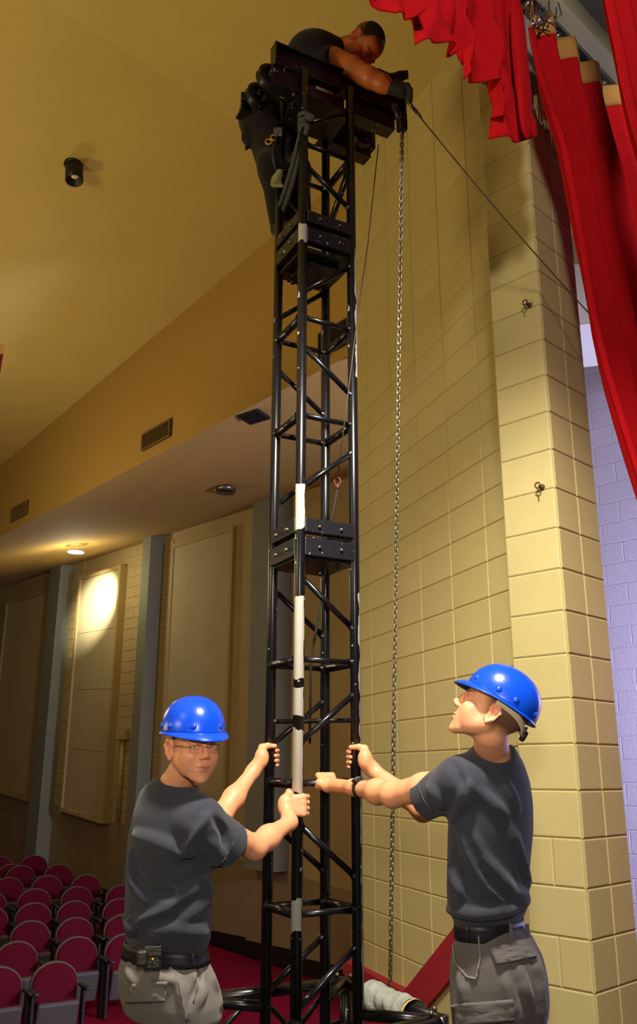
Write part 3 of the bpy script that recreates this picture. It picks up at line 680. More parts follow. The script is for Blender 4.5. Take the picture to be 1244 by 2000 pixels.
vent((q0+q1)/2, nrm(q1-q0)*V3(1, 1, 0)/np.linalg.norm((nrm(q1-q0)*V3(1, 1, 0))), UP, nS, np.linalg.norm((q1-q0)[:2])/2, 0.105, 'slatted tan vent in the soffit face, middle of the three in that face', 14, M_VT)
q0, q1 = face(23, 1006), face(54, 992)
vent((q0+q1)/2, sd*-1, UP, nS, np.linalg.norm((q1-q0)[:2])/2, 0.105, 'slatted tan vent in the soffit face at the far left', 10, M_VT)
q0, q1 = face(624, 672), face(683, 650)
vent((q0+q1)/2, sd*-1, UP, nS, np.linalg.norm((q1-q0)[:2])/2, 0.12, 'slatted brown vent in the soffit face seen through the tower', 12, M_VD)
zsl = lambda p: zs+(zw+0.05-zs)*((p-sp1)@sn)/((b1-sp1)@sn)
def onsoff(px, py):
    z = 5.1
    for _ in range(12): p = atz(px, py, z); z = zsl(p)-0.012
    return p
q0, q1 = onsoff(475, 818), onsoff(515, 806); axv = nrm(q1-q0)
nS2 = nrm(np.cross(axv, np.cross(V3(0, 0, -1), axv)))
vent((q0+q1)/2, axv, nrm(np.cross(axv, V3(0, 0, 1))), V3(0, 0, -1), np.linalg.norm(q1-q0)/2, 0.13, 'black vent flat in the underside of the soffit beside the tower', 8, M_FIX)
q = onsoff(148, 1078)
DL = thing('downlight', tuple(q), 'glowing round recessed downlight in the soffit above the bright wall panel', 'downlight')
MB().lathe([(0.10, 0.03), (0.13, 0.0), (0.15, -0.008), (0.15, 0.01)], q, n=28).build('trim_ring', M_WHITE, DL)
MB().lathe([(0, -0.004), (0.105, -0.004), (0.105, 0.02), (0, 0.02)], q, n=28).build('lens', mat('lens_glow', (255, 244, 214), 0.4, emit=(255, 240, 200), estr=9), DL)
tgt = atpl(196, 1180, L0+NL*0.12, UD)
light('downlight_beam', 'SPOT', tuple(q+V3(0, 0, -0.06)), tuple(tgt+UP*0.05), 1150, (1.0, 0.95, 0.80), 0.05, 46, 1.0)
light('downlight_spill', 'POINT', tuple(q+V3(0, 0, -0.35)), (0, 0, 0), 46, (1.0, 0.92, 0.64), 0.12)
q = onsoff(440, 957)
D2 = thing('downlight', tuple(q), 'unlit recessed downlight with brown ring in the soffit left of the tower', 'downlight')
MB().lathe([(0.10, 0.05), (0.12, -0.03), (0.15, -0.035), (0.155, 0.01)], q, n=28).build('trim_ring', M_STEEL, D2)
MB().lathe([(0, -0.002), (0.10, -0.002), (0.10, 0.02), (0, 0.02)], q, n=20).build('lens', M_VD, D2)
# eye hooks in the pier
for (x, y), lab in (((1035, 597), 'rusty eye hook in the pale block pier, upper one of two'), ((1060, 952), 'rusty eye hook in the pale block pier, lower one of two'), ((956, 168), 'small tan knob fixed high on the block pier under the valance')):
    p = atpl(x, y, E0, UD)+NF*0.006; t = thing('eye_hook', tuple(p), lab, 'hook')
    MB().lathe([(0, 0.012), (0.012, 0.010), (0.016, 0)], p, NF, 12).tube([p, p+NF*0.03], 0.005, 8).build('shank', mat('rust', (84, 62, 44), 0.6, metal=0.5), t)
    MB().tube([p+NF*0.042+UD*0.014*math.cos(a)+UP*0.014*math.sin(a) for a in np.linspace(0, 2*math.pi, 14, endpoint=False)], 0.004, 6, closed=True).build('eye', MATS['rust'], t)
    if y > 300: MB().tube([p+NF*0.042-UP*0.014, p+NF*0.045-UP*0.04], 0.004, 6).build('tail', MATS['rust'], t)
# ------------------------------------------------------------------ auditorium seats
M_UPH = mat('red_upholstery', (90, 3, 26), 0.9, bump=0.3, bscale=200, var=0.06, vscale=8, spec=0.2); M_SHELL = mat('seat_shell', (84, 66, 52), 0.6); M_SBOT = mat('seat_underside', (78, 74, 68), 0.6); M_ARM = mat('seat_metal', (34, 30, 30), 0.5)
def rounded(u, w_, h, n=24):
    """outline of the seat back: straight sides, half-round top"""
    pts = []
    for i in range(n+1):
        a = math.pi*i/n; pts.append((w_*math.cos(a)*(1.0), h-w_*0.80+w_*0.80*math.sin(a)))
    return [(w_*0.88, 0)]+pts+[(-w_*0.88, 0)]
def slabmesh(out_, y0, y1, inset, puff):
    mb = MB(); n = len(out_); cxm = sum(p[0] for p in out_)/n; czm = sum(p[1] for p in out_)/n
    rings = []
    for y, k_ in ((y0, 1.0), (y1, 1.0), (y1+puff*0.6, 0.95), (y1+puff, 0.80), (y1+puff*1.15, 0.4)):
        rings.append([V3(cxm+(x-cxm)*k_, -y, czm+(z-czm)*k_) for x, z in out_])
    vs = [p for r in rings for p in r]; fs = []
    for i in range(len(rings)-1):
        for j in range(n): fs.append((i*n+j, i*n+(j+1) % n, (i+1)*n+(j+1) % n, (i+1)*n+j))
    mb.add(vs, fs, True); mb.f += [tuple(range(n)), tuple((len(rings)-1)*n+j for j in range(n))]; mb.sm += [False, True]; return mb
def make_seat():
    t = thing('auditorium_seat', (0, 0, 0), 'x', 'seat', 'red auditorium seats')
    sh = slabmesh(rounded(0, 0.245, 0.50), 0.0, 0.045, 0, 0.004)
    for i, v in enumerate(sh.v): sh.v[i] = (v[0], v[1]-0.10*(-(v[2])/0.5)-0.0, v[2]+0.33)
    sh.build('back_shell', M_SHELL, t)
    pd = slabmesh(rounded(0, 0.231, 0.470), 0.045, 0.055, 0, 0.03)
    for i, v in enumerate(pd.v): pd.v[i] = (v[0], v[1]-0.10*(-(v[2])/0.5), v[2]+0.345)
    pd.build('back_pad', M_UPH, t)
    bt = MB().box((0, -0.14, 0.33), (0.215, 0.03, 0.165), [V3(1, 0, 0), nrm(V3(0, 1, 0.25)), nrm(V3(0, -0.25, 1))], 0.025); bt.build('seat_underside', M_SBOT, t)
    tp = MB().box((0, -0.105, 0.34), (0.21, 0.03, 0.16), [V3(1, 0, 0), nrm(V3(0, 1, 0.25)), nrm(V3(0, -0.25, 1))], 0.02); tp.build('seat_pad', M_UPH, t)
    for s in (-1, 1):
        MB().box((s*0.262, -0.13, 0.30), (0.014, 0.05, 0.30), None, 0.006).build('standard', M_ARM, t)
        MB().box((s*0.262, -0.16, 0.60), (0.026, 0.15, 0.014), None, 0.010).build('armrest', M_ARM, t)
    return t
SEATS = [(300, 862), (0, 890), (415, 730), (95, 755), (405, 628), (170, 645), (400, 540), (185, 550), (-45, 570), (640, 527), (415, 463), (190, 475), (-45, 490), (648, 455), (460, 400), (255, 405), (50, 415), (315, 345), (115, 352), (185, 295), (0, 300), (75, 250), (0, 215), (668, 715), (655, 612)]
ROWN = ['front row', 'second row', 'third row', 'fourth row', 'fifth row', 'sixth row', 'seventh row', 'eighth row', 'ninth row', 'last row']
seat0 = make_seat(); seat0_used = False
rowdir = nrm(V3(math.sin(math.radians(58)), math.cos(math.radians(58)), 0))
ordn = ['first', 'second', 'third', 'fourth', 'fifth', 'sixth', 'seventh', 'eighth', 'ninth', 'tenth', 'eleventh', 'twelfth', 'thirteenth', 'fourteenth', 'fifteenth', 'sixteenth', 'seventeenth', 'eighteenth', 'nineteenth', 'twentieth', 'twenty-first', 'twenty-second', 'twenty-third', 'twenty-fourth', 'twenty-fifth', 'twenty-sixth', 'twenty-seventh']
pos = []
for x, y in SEATS:
    px, py = x/2.704, 1560+y/2.704
    z = -0.3
    for _ in range(30): p = atz(px, py, z); z = zfloor(p)+SEATZ
    pos.append((p, px, py))
pos.sort(key=lambda t: -t[2])
SEATLAB = []
for i, (p, px, py) in enumerate(pos):
    o = seat0 if i == 0 else copy_tree(seat0)
    o.location = (p[0], p[1], zfloor(p)); o.rotation_euler = (0, 0, math.atan2(rowdir[1], rowdir[0])+0.03*math.sin(i*3.3))
    side = 'at the left edge' if px < 25 else ('half hidden behind the man at left' if px > 225 else ('close to the left edge' if px < 60 else ('near the middle of the block' if px < 120 else 'beside the man at left')))
    o['label'] = 'red auditorium seat, ' + ('nearest to the viewer' if i == 0 else ordn[i]+' from the front') + ', ' + side
# ------------------------------------------------------------------ soft bodies: implicit surfaces meshed by surface nets
def axis_(lo, hi, h, fine=None):
    xs = [lo]
    while xs[-1] < hi:
        x = xs[-1]; st_ = h
        for f in (fine or []):
            if f[0]-0.01 < x < f[1]: st_ = min(st_, f[2])
        xs.append(x+st_)
    return np.array(xs, np.float32)
class Vol:
    def __init__(s, lo, hi, h, fine=((), (), ())):
        s.ax = [axis_(lo[i], hi[i], h, fine[i]) for i in range(3)]; s.h = h
        s.F = np.full([len(a) for a in s.ax], 0.5, np.float32)
    def sub_(s, lo, hi):
        sl = []
        for i in range(3):
            a = max(0, int(np.searchsorted(s.ax[i], lo[i]))-1); b = min(len(s.ax[i]), int(np.searchsorted(s.ax[i], hi[i]))+1)
            if b <= a: return None
            sl.append(slice(a, b))
        return tuple(sl), s.ax[0][sl[0]][:, None, None], s.ax[1][sl[1]][None, :, None], s.ax[2][sl[2]][None, None, :]
    def put(s, fn, lo, hi, k, cut=False):
        m_ = k+3*s.h
        g = s.sub_([lo[i]-m_ for i in range(3)], [hi[i]+m_ for i in range(3)])
        if g is None: return s
        sl, X, Y, Z = g; d = fn(X, Y, Z).astype(np.float32); A = s.F[sl]
        if cut:
            d = -d; h_ = np.maximum(k-np.abs(A-d), 0)/max(k, 1e-6); s.F[sl] = np.maximum(A, d)+h_*h_*k*0.25
        else:
            h_ = np.maximum(k-np.abs(A-d), 0)/max(k, 1e-6); s.F[sl] = np.minimum(A, d)-h_*h_*k*0.25
        return s
    def cap(s, a, b, ra, rb=None, k=0.01, cut=False, clip=None):
        rb = ra if rb is None else rb; a = V3(*a); b = V3(*b); ba = b-a; L2 = max(ba@ba, 1e-12); r = max(ra, rb)
        def fn(X, Y, Z):
            t = np.clip(((X-a[0])*ba[0]+(Y-a[1])*ba[1]+(Z-a[2])*ba[2])/L2, 0, 1)
            d = np.sqrt((X-a[0]-ba[0]*t)**2+(Y-a[1]-ba[1]*t)**2+(Z-a[2]-ba[2]*t)**2)-(ra+(rb-ra)*t)
            if clip is not None:
                n_ = nrm(ba); d = np.maximum(d, (X-b[0])*n_[0]+(Y-b[1])*n_[1]+(Z-b[2])*n_[2]-clip)
            return d
        return s.put(fn, np.minimum(a, b)-r, np.maximum(a, b)+r, k, cut)
    def chain(s, pts, rs, k=0.01, cut=False):
        rs = rs if hasattr(rs, '__len__') else [rs]*len(pts)
        for i in range(len(pts)-1): s.cap(pts[i], pts[i+1], rs[i], rs[i+1], k, cut)
        return s
    def ell(s, c, r, M=None, k=0.01, cut=False):
        c = V3(*c); M = np.eye(3) if M is None else np.array(M); R_ = max(r)
        def fn(X, Y, Z):
            dx, dy, dz = X-c[0], Y-c[1], Z-c[2]
            q = [(dx*M[i][0]+dy*M[i][1]+dz*M[i][2]) for i in range(3)]
            k0 = np.sqrt(sum((q[i]/r[i])**2 for i in range(3))); k1 = np.sqrt(sum((q[i]/r[i]**2)**2 for i in range(3)))+1e-9
            return k0*(k0-1)/k1
        return s.put(fn, c-R_, c+R_, k, cut)
    def loft(s, rows, axd, k=0.02, cut=False, infl=0.0):
        """rows (z, cx, cy, a, b): upright body of elliptical sections, a along axd"""
        rows = sorted(rows); z = np.array([r[0] for r in rows]); n = 60
        zz = np.linspace(z[0], z[-1], n); cols = []
        for j in range(1, 5):
            y = np.interp(zz, z, [r[j] for r in rows]); kk = np.array([1, 2, 3, 2, 1.])/9
            yp = np.pad(y, 2, mode='reflect', reflect_type='odd'); cols.append(np.convolve(yp, kk, 'valid'))
        ex, ey = axd[0], axd[1]; mx = max(np.max(cols[2]), np.max(cols[3]))+infl
        lo = V3(np.min(cols[0])-mx, np.min(cols[1])-mx, z[0]); hi = V3(np.max(cols[0])+mx, np.max(cols[1])+mx, z[-1])
        def fn(X, Y, Z):
            Zc = np.clip(Z, zz[0], zz[-1]).ravel(); cx_, cy_, a, b = [np.interp(Zc, zz, c)[None, None, :] for c in cols]
            a = a+infl; b = b+infl
            u = (X-cx_)*ex+(Y-cy_)*ey; v = -(X-cx_)*ey+(Y-cy_)*ex
            k0 = np.sqrt((u/a)**2+(v/b)**2); k1 = np.sqrt((u/a**2)**2+(v/b**2)**2)+1e-6
            d = k0*(k0-1)/k1
            cap_ = np.maximum(zz[0]-Z, Z-zz[-1])
            dd = np.maximum(d, cap_); kk = 0.02; h_ = np.maximum(kk-np.abs(d-cap_), 0)/kk
            return dd+h_*h_*kk*0.25
        return s.put(fn, lo, hi, k, cut)
    def hit(s, px, py):
        r = nrm(ray(px, py)); t = 1.5
        while t < 7:
            p = CAM+r*t; ix = [int(np.searchsorted(s.ax[i], p[i])) for i in range(3)]
            if all(0 < ix[i] < len(s.ax[i]) for i in range(3)) and s.F[tuple(ix)] < 0: return p
            t += 0.003
        return None
    def fold(s, pts, r=0.012, rise=0.35, k=0.03, cut=False):
        """a crease or ridge of cloth that follows the surface; sighted points"""
        out_ = []
        for i in range(len(pts)-1):
            for t in np.linspace(0, 1, 7)[(0 if i == 0 else 1):]:
                q_ = s.hit(pts[i][0]*(1-t)+pts[i+1][0]*t, pts[i][1]*(1-t)+pts[i+1][1]*t)
                if q_ is not None: out_.append(q_+nrm(q_-CAM)*r*(1-rise)*(1 if not cut else -1*0.4))
        n = len(out_)
        if n < 2: return s
        for i in range(n-1):
            f = lambda j: r*(0.35+0.65*math.sin(math.pi*(j+0.5)/n))
            if np.linalg.norm(out_[i+1]-out_[i]) < 0.08: s.cap(out_[i], out_[i+1], f(i), f(i+1), k, cut)
        return s
    def nets(s):
        F = s.F; S = F < 0; nx, ny, nz = F.shape
        cnt = np.zeros((nx-1, ny-1, nz-1), np.int8)
        for i in (0, 1):
            for j in (0, 1):
                for l in (0, 1): cnt += S[i:nx-1+i, j:ny-1+j, l:nz-1+l]
        act = (cnt > 0) & (cnt < 8); I = np.argwhere(act); idx = np.full(act.shape, -1, np.int32); idx[act] = np.arange(len(I))
        offs = np.array([(i, j, l) for i in (0, 1) for j in (0, 1) for l in (0, 1)])
        vals = np.stack([F[I[:, 0]+o[0], I[:, 1]+o[1], I[:, 2]+o[2]] for o in offs], 1)
        acc = np.zeros((len(I), 3)); n = np.zeros(len(I))
        for a in range(8):
            for b in range(a+1, 8):
                if np.abs(offs[a]-offs[b]).sum() != 1: continue
                mk = (vals[:, a] < 0) != (vals[:, b] < 0); va, vb = vals[mk, a], vals[mk, b]; t = (va/(va-vb))[:, None]
                acc[mk] += offs[a]+(offs[b]-offs[a])*t; n[mk] += 1
        fr = acc/n[:, None]; V = np.zeros_like(fr)
        for i in range(3):
            x = s.ax[i]; V[:, i] = x[I[:, i]]+(x[I[:, i]+1]-x[I[:, i]])*fr[:, i]
        quads = []
        for axn in range(3):
            A = [slice(1, -1)]*3; A[axn] = slice(0, -1); B = [slice(1, -1)]*3; B[axn] = slice(1, None)
            sa, sb = S[tuple(A)], S[tuple(B)]; E_ = np.argwhere(sa != sb); sg = sa[sa != sb]
            off = [1, 1, 1]; off[axn] = 0; E_ = E_+np.array(off)
            u, v = [(1, 2), (2, 0), (0, 1)][axn]; du = np.zeros(3, int); du[u] = 1; dv = np.zeros(3, int); dv[v] = 1
            g = lambda e: idx[e[:, 0], e[:, 1], e[:, 2]]
            q_ = np.stack([g(E_-du-dv), g(E_-dv), g(E_), g(E_-du)], 1); q_[~sg] = q_[~sg][:, ::-1]; quads.append(q_)
        return V, np.concatenate(quads)
def smooth_(V, Q, it=1, lam=0.5):
    e = np.concatenate([Q[:, [0, 1]], Q[:, [1, 2]], Q[:, [2, 3]], Q[:, [3, 0]]])
    for _ in range(it):
        a = np.zeros_like(V); n = np.zeros(len(V))
        for i, j in ((0, 1), (1, 0)):
            for c in range(3): a[:, c] += np.bincount(e[:, i], V[e[:, j], c], len(V))
            n += np.bincount(e[:, i], minlength=len(V))
        V = V+(a/np.maximum(n, 1)[:, None]-V)*lam
    return V
def volobj(name, vol, m_, parent, color=None, it=1):
    V, Q = vol.nets(); V = smooth_(V, Q, it)
    me = bpy.data.meshes.new(name); me.vertices.add(len(V)); me.vertices.foreach_set('co', V.astype(np.float32).ravel())
    me.loops.add(len(Q)*4); me.polygons.add(len(Q)); me.loops.foreach_set('vertex_index', Q.astype(np.int32).ravel())
    me.polygons.foreach_set('loop_start', np.arange(0, len(Q)*4, 4, dtype=np.int32)); me.update(calc_edges=True); me.validate()
    me.polygons.foreach_set('use_smooth', np.ones(len(me.polygons), bool)); me.materials.append(m_)
    if color is not None:
        a = me.attributes.new('Col', 'FLOAT_COLOR', 'POINT'); c = np.ones((len(V), 4), np.float32); c[:, :3] = color(V)[:len(V)]
        if len(me.vertices) == len(V): a.data.foreach_set('color', c.ravel())
    return link(name, me, parent)
# ------------------------------------------------------------------ anatomy
SK = np.array(lin((236, 164, 120)))
def skinmat(name, rough=0.45):
    M = mat(name, (236, 164, 120), rough, attr='Col', bump=0.12, bscale=420, bdist=0.003); b = M.node_tree.nodes['Principled BSDF']
    b.inputs['Subsurface Weight'].default_value = 0.12; b.inputs['Subsurface Radius'].default_value = (0.012, 0.004, 0.002); b.inputs['Subsurface Scale'].default_value = 0.6
    return M
M_SKIN = skinmat('skin')
def frame(f, up=UP):
    """rows: right, forward, up for a head or trunk that looks along f"""
    f = nrm(f); r = nrm(np.cross(f, up)); return np.array([r, f, np.cross(r, f)])
def rot(M, pitch=0, rollv=0):
    r, f, u = M; c, s_ = math.cos(pitch), math.sin(pitch); f2 = f*c+u*s_; u2 = u*c-f*s_; c, s_ = math.cos(rollv), math.sin(rollv)
    return np.array([r*c+u2*s_, f2, u2*c-r*s_])
def head(v, O, M, neck, sc=1.0, nose=1.0):
    g = lambda x, y, z: O+V3(x, y, z)*sc@M
    S_ = lambda *r: tuple(x*sc for x in r)
    v.cap(g(0, -0.035, -0.05), neck, 0.053*sc, 0.056*sc, 0.02)
    v.ell(g(0, -0.022, 0.035), S_(.075, .094, .083), M, .01)
    v.ell(g(0, 0.028, 0.038), S_(.060, .056, .062), M, .02)
    v.ell(g(0, 0.028, -0.027), S_(.057, .060, .066), M, .02)
    for s in (-1, 1):
        v.cap(g(s*.050, -.006, -.030), g(s*.021, .056, -.086), .018*sc, .016*sc, .022)
        v.ell(g(s*.038, .058, -.026), S_(.026, .023, .028), M, .022)
        v.cap(g(s*.052, -.008, -.04), g(s*.056, 0.0, .02), .018*sc, .016*sc, .02)
    for s in (-1, 1): v.ell(g(s*.040, .030, -.052), S_(.020, .036, .030), M, .02)
    v.ell(g(0, .071, -.098), S_(.018, .016, .014), M, .018)
    v.ell(g(0, .068, -.060), S_(.031, .022, .030), M, .018)
    for s in (-1, 1):
        v.ell(g(s*.0345, .101, .006), S_(.0165, .0155, .0115), M, .012, True)
        v.cap(g(s*.013, .083, .025), g(s*.046, .072, .024), .0085*sc, .008*sc, .010)
        v.ell(g(s*.032, .0775, .006), S_(.0150, .0103, .0105), M, .004)
    v.cap(g(0, .081, .026), g(0, .1015*nose, -.016), .0095*sc, .0110*sc, .012)
    v.ell(g(0, .1035*nose, -.020), S_(.0115, .0115, .0105), M, .006)
    for s in (-1, 1):
        v.ell(g(s*.0115, .095, -.0265), S_(.0085, .0115, .0075), M, .005)
        v.ell(g(s*.006, .101, -.034), S_(.0035, .005, .004), M, .003, True)
    v.ell(g(0, .0865, -.0555), S_(.0215, .0095, .0055), M, .005)
    v.ell(g(0, .0855, -.0675), S_(.0185, .0095, .0065), M, .005)
    v.chain([g(-.024, .085, -.062), g(-.010, .0975, -.061), g(.010, .0975, -.061), g(.024, .085, -.062)], [.0020*sc, .0030*sc, .0030*sc, .0020*sc], .003, True)
    for s in (-1, 1):
        v.chain([g(s*.0185, .086, .0085), g(s*.026, .0905, .0125), g(s*.036, .0895, .0125), g(s*.046, .081, .0075)], [.0026*sc, .0030*sc, .0030*sc, .0026*sc], .003)
        v.chain([g(s*.0185, .086, .003), g(s*.030, .0895, -.0005), g(s*.045, .081, .003)], .0024*sc, .003)
        eM = M
        v.ell(g(s*.078, -.012, -.004), S_(.007, .0165, .030), M, .008)
        v.chain([g(s*.078, .004, -.022), g(s*.083, -.004, -.034), g(s*.086, -.020, -.018), g(s*.089, -.030, .008), g(s*.087, -.020, .027), g(s*.081, -.004, .024), g(s*.077, .004, .010)], .0044*sc, .006)
        v.ell(g(s*.0885, -.012, .002), S_(.0075, .011, .018), M, .005, True)
def headcolor(O, M, sc, hairline=0.05, tone=SK, hair=(70, 44, 28), stub=0.16):
    hair = np.array(lin(hair)); lip = np.array(lin((176, 98, 84)))
    def fn(V):
        q = ((V-O)@M.T)/sc; x, y, z = q.T; c = np.tile(tone, (len(V), 1)).astype(float)
        near = (np.abs(x) < .12) & (np.abs(y) < .16) & (z > -.14)
        sm = lambda e0, e1, t: np.clip((t-e0)/(e1-e0), 0, 1)
        lipm = np.exp(-((x/.020)**4))*np.exp(-(((z+.0615)/.0095)**4))*(y > .078)*near
        c = c*(1-.75*lipm[:, None])+lip*.75*lipm[:, None]
        hm = sm(0.035, 0.005, y-0.35*(z-0.03))*sm(-.055, -.015, z)*near*(np.abs(x) < 0.077)*0.85
        hm = np.maximum(hm, sm(.060, .085, z)*near*.85)
        c = c*(1-hm[:, None])+hair*hm[:, None]
        st_ = stub*sm(-.035, -.07, z)*sm(-.03, .02, y)*near*(1-lipm)
        c = c*(1-.35*st_[:, None]*np.array([1.0, 1.0, 0.9]))
        red = np.exp(-((np.abs(x)-.082)/.012)**2)*np.exp(-((z)/.04)**2)*near
        nosem = np.exp(-(x/.016)**2)*np.exp(-((z+.022)/.016)**2)*(y > .085)*near
        cheek = np.exp(-((np.abs(x)-.042)/.02)**2)*np.exp(-((z+.022)/.02)**2)*(y > .05)*near
        k_ = (0.30*red+0.28*nosem+0.2*cheek)[:, None]; c = c*(1-k_*np.array([0.05, 0.55, 0.55]))
        return c
    return fn
M_EYE = mat('eye_white', (222, 214, 206), 0.2); M_PUP = mat('pupil', (12, 10, 10), 0.1)
M_BROW = mat('brow_hair', (126, 84, 56), 0.9)
def facebits(person, O, M, sc, gaze, iris_rgb, browlift=0.0):
    g = lambda x, y, z: O+V3(x, y, z)*sc@M
    mi = mat('iris_%d' % sum(iris_rgb), iris_rgb, 0.25)
    for s in (-1, 1):
        c = g(s*.0325, .0768, .0058); d_ = nrm(gaze-c); r = .0122*sc
        mb = MB().ball(c, r, 20); e = mb.build('eye', M_EYE, person)
        mb = MB().lathe([(0, r*1.012), (.0056*sc, r*.895)], c, d_, 18); mb.build('iris', mi, e)
        mb = MB().lathe([(0, r*1.035), (.0026*sc, r*.99)], c, d_, 14); mb.build('pupil', M_PUP, e)
        MB().tube([g(s*.013, .0905, .0235+browlift), g(s*.026, .0905, .028+browlift), g(s*.038, .0855, .029+browlift), g(s*.050, .0735, .024+browlift)], [.0018*sc, .0026*sc, .0022*sc, .0010*sc], 6).build('eyebrow', M_BROW, person)
def grip(v, C, a, d, e2, rp, wrist, elbow, k=.010, thumb=True, spread=1.0, sc=1.0, ta=(-55, -105)):
    """hand closed round a pole: a along the pole to the index side, d from pole to palm, e2 the way the fingers wrap"""
    a, d, e2 = nrm(a), nrm(d), nrm(e2); s_i = [.031*sc, .0105*sc, -.0095*sc, -.028*sc]; fr_ = [.0092*sc, .0096*sc, .0092*sc, .0080*sc]
    pol = lambda s, ang, r: C+a*s+(d*math.cos(math.radians(ang))+e2*math.sin(math.radians(ang)))*r
    heel = []
    for i, s in enumerate(s_i):
        K_ = pol(s*1.05, 52, rp+.017*sc); H_ = C+a*s*.80+d*(rp+.022*sc)-e2*(.036*sc); heel.append(H_)
        v.cap(H_, K_, .0155*sc, .0115*sc, .014)
        v.ell(K_, (.0125*sc,)*3, None, .005)
        lastang = (228, 238, 232, 215)[i]
        an = [52, 92, 138, 185, lastang]; rr = [rp+.017*sc, rp+.0155*sc, rp+.0105*sc, rp+.0095*sc, rp+.0085*sc]
        f = fr_[i]; v.chain([pol(s*(1.05 if j < 2 else 1.0), an[j], rr[j]) for j in range(5)], [f*1.12, f*1.1, f, f*.95, f*.85], .0035)
    hm = sum(heel)/4; v.cap(hm, wrist, .027*sc, .025*sc, .018); v.cap(hm+a*.012, hm-a*.012, .024*sc, .023*sc, .014)
    if thumb:
        T0 = hm+a*.022*sc; T1 = C+a*.043*sc+d*(rp+.018*sc)-e2*.022*sc; T2 = pol(.050*sc, ta[0], rp+.013*sc); T3 = pol(.049*sc, ta[1], rp+.0105*sc)
        v.chain([T0, T1, T2, T3], [.017*sc, .0145*sc, .0115*sc, .0095*sc], .008)
    n_ = nrm(elbow-wrist)
    mid = wrist+(elbow-wrist)*.62
    v.cap(wrist, mid, .0255*sc, .0385*sc, .03); v.cap(mid, elbow, .0385*sc, .036*sc, .035)
def uparm(v, elbow, shoulder, re=.040, rs=.050):
    m_ = elbow*.5+shoulder*.5; v.cap(elbow, m_, re, re*1.15, .025); v.cap(m_, shoulder, re*1.15, rs, .025)
def rows_px(rows, d, axd, rho):
    out_ = []; c = abs(axd[0]); fac = math.sqrt(c*c+rho*rho*(1-c*c))
    for r in rows:
        py, xl, xr = r[:3]; dd = d if len(r) < 4 else r[3]
        l, rr = P(xl, py, dd), P(xr, py, dd); m_ = (l+rr)/2; a = np.linalg.norm(rr-l)/2/fac; out_.append((m_[2], m_[0], m_[1], a, a*rho))
    return out_
# ------------------------------------------------------------------ hard hat
M_HAT = mat('blue_shell', (10, 70, 204), 0.27, coat=0.0, var=0.04, vscale=30, bump=0.03, bscale=160); M_SUSP = mat('suspension_strap', (206, 186, 146), 0.7)
def weld(o):
    bm = bmesh.new(); bm.from_mesh(o.data); bmesh.ops.remove_doubles(bm, verts=bm.verts, dist=1e-5); bmesh.ops.recalc_face_normals(bm, faces=bm.faces); bm.to_mesh(o.data); bm.free()
def hardhat(O, M, label, sc=1.0):
    """O: centre of the rim plane; M rows right, forward, up"""
    t = thing('hard_hat', tuple(O), label, 'hard hat', None)
    g = lambda x, y, z: O+V3(x, y, z)*sc@M
    A_, B_, H_ = .104, .122, .122
    def shell(u, v):
        a = 2*math.pi*u; ca, sa = math.sin(a), math.cos(a)        # a=0 faces forward
        ph = v*math.pi/2; r = math.sin(ph)**0.86; z = H_*math.cos(ph)**0.94 if v < 1 else 0.0
        w_ = 1+0.02*math.sin(ph*2)
        return g(ca*A_*r*w_, sa*B_*r*w_, z)
    o = MB().grid(shell, 73, 26).build('shell', M_HAT, t); weld(o); sm_ = o.modifiers.new('thick', 'SOLIDIFY'); sm_.thickness = .003; sm_.offset = 0
    def brim(u, v):
        a = 2*math.pi*u; ca, sa = math.sin(a), math.cos(a); fr_ = max(0, sa)
        ext = .007+.031*(fr_**1.6)
        drop = -.004-.010*v*(fr_**1.5)-0.003*v + (0.004*(1-fr_))*0
        n_ = nrm(V3(ca/A_, sa/B_, 0)); q_ = V3(ca*A_, sa*B_, 0)
        return g(*(q_+V3(n_[0]*(0.35+0.65*(1-fr_)), n_[1] if sa > 0 else n_[1], 0)*ext*v+V3(0, 0, .003+drop*v-0.008*fr_**2*v*v)))
    o = MB().grid(brim, 73, 9).build('brim', M_HAT, t); weld(o); sm_ = o.modifiers.new('thick', 'SOLIDIFY'); sm_.thickness = .0035; sm_.offset = 0
    for a in (28, -28, 75, 105, -75, -105, 150, -150):
        ar = math.radians(a); c = g(math.sin(ar)*A_*.985, math.cos(ar)*B_*.985, .024)
        n_ = nrm(V3(math.sin(ar)/A_, math.cos(ar)/B_, .3)@M); MB().ball(c, (.0115*sc, .0115*sc, .007*sc), 12, frame(np.cross(n_, V3(0.3, 0.2, 1)), n_)).build('rivet', M_HAT, t)
    su = MB()
    def sus(u, v):
        a = math.radians(78+u*204); dip = -0.040*math.exp(-((a-math.pi)/.75)**2)
        return g(math.sin(a)*.086, math.cos(a)*.104-.004, .004+dip*0.9*(1)-.022*v)
    o = su.grid(sus, 40, 4).build('headband', M_SUSP, t); sm_ = o.modifiers.new('thick', 'SOLIDIFY'); sm_.thickness = .002
    kb = MB().lathe([(0, .012), (.017, .010), (.019, 0), (.017, -.006), (0, -.006)], g(0, -.110, -.046), -M[1], 16); kb.build('ratchet_knob', mat('knob_black', (36, 32, 28), .5), t)
    MB().box(g(0, -.106, -.030), (.026*sc, .004*sc, .012*sc), M, .003).build('ratchet_case', MATS['knob_black'], t)
    return t
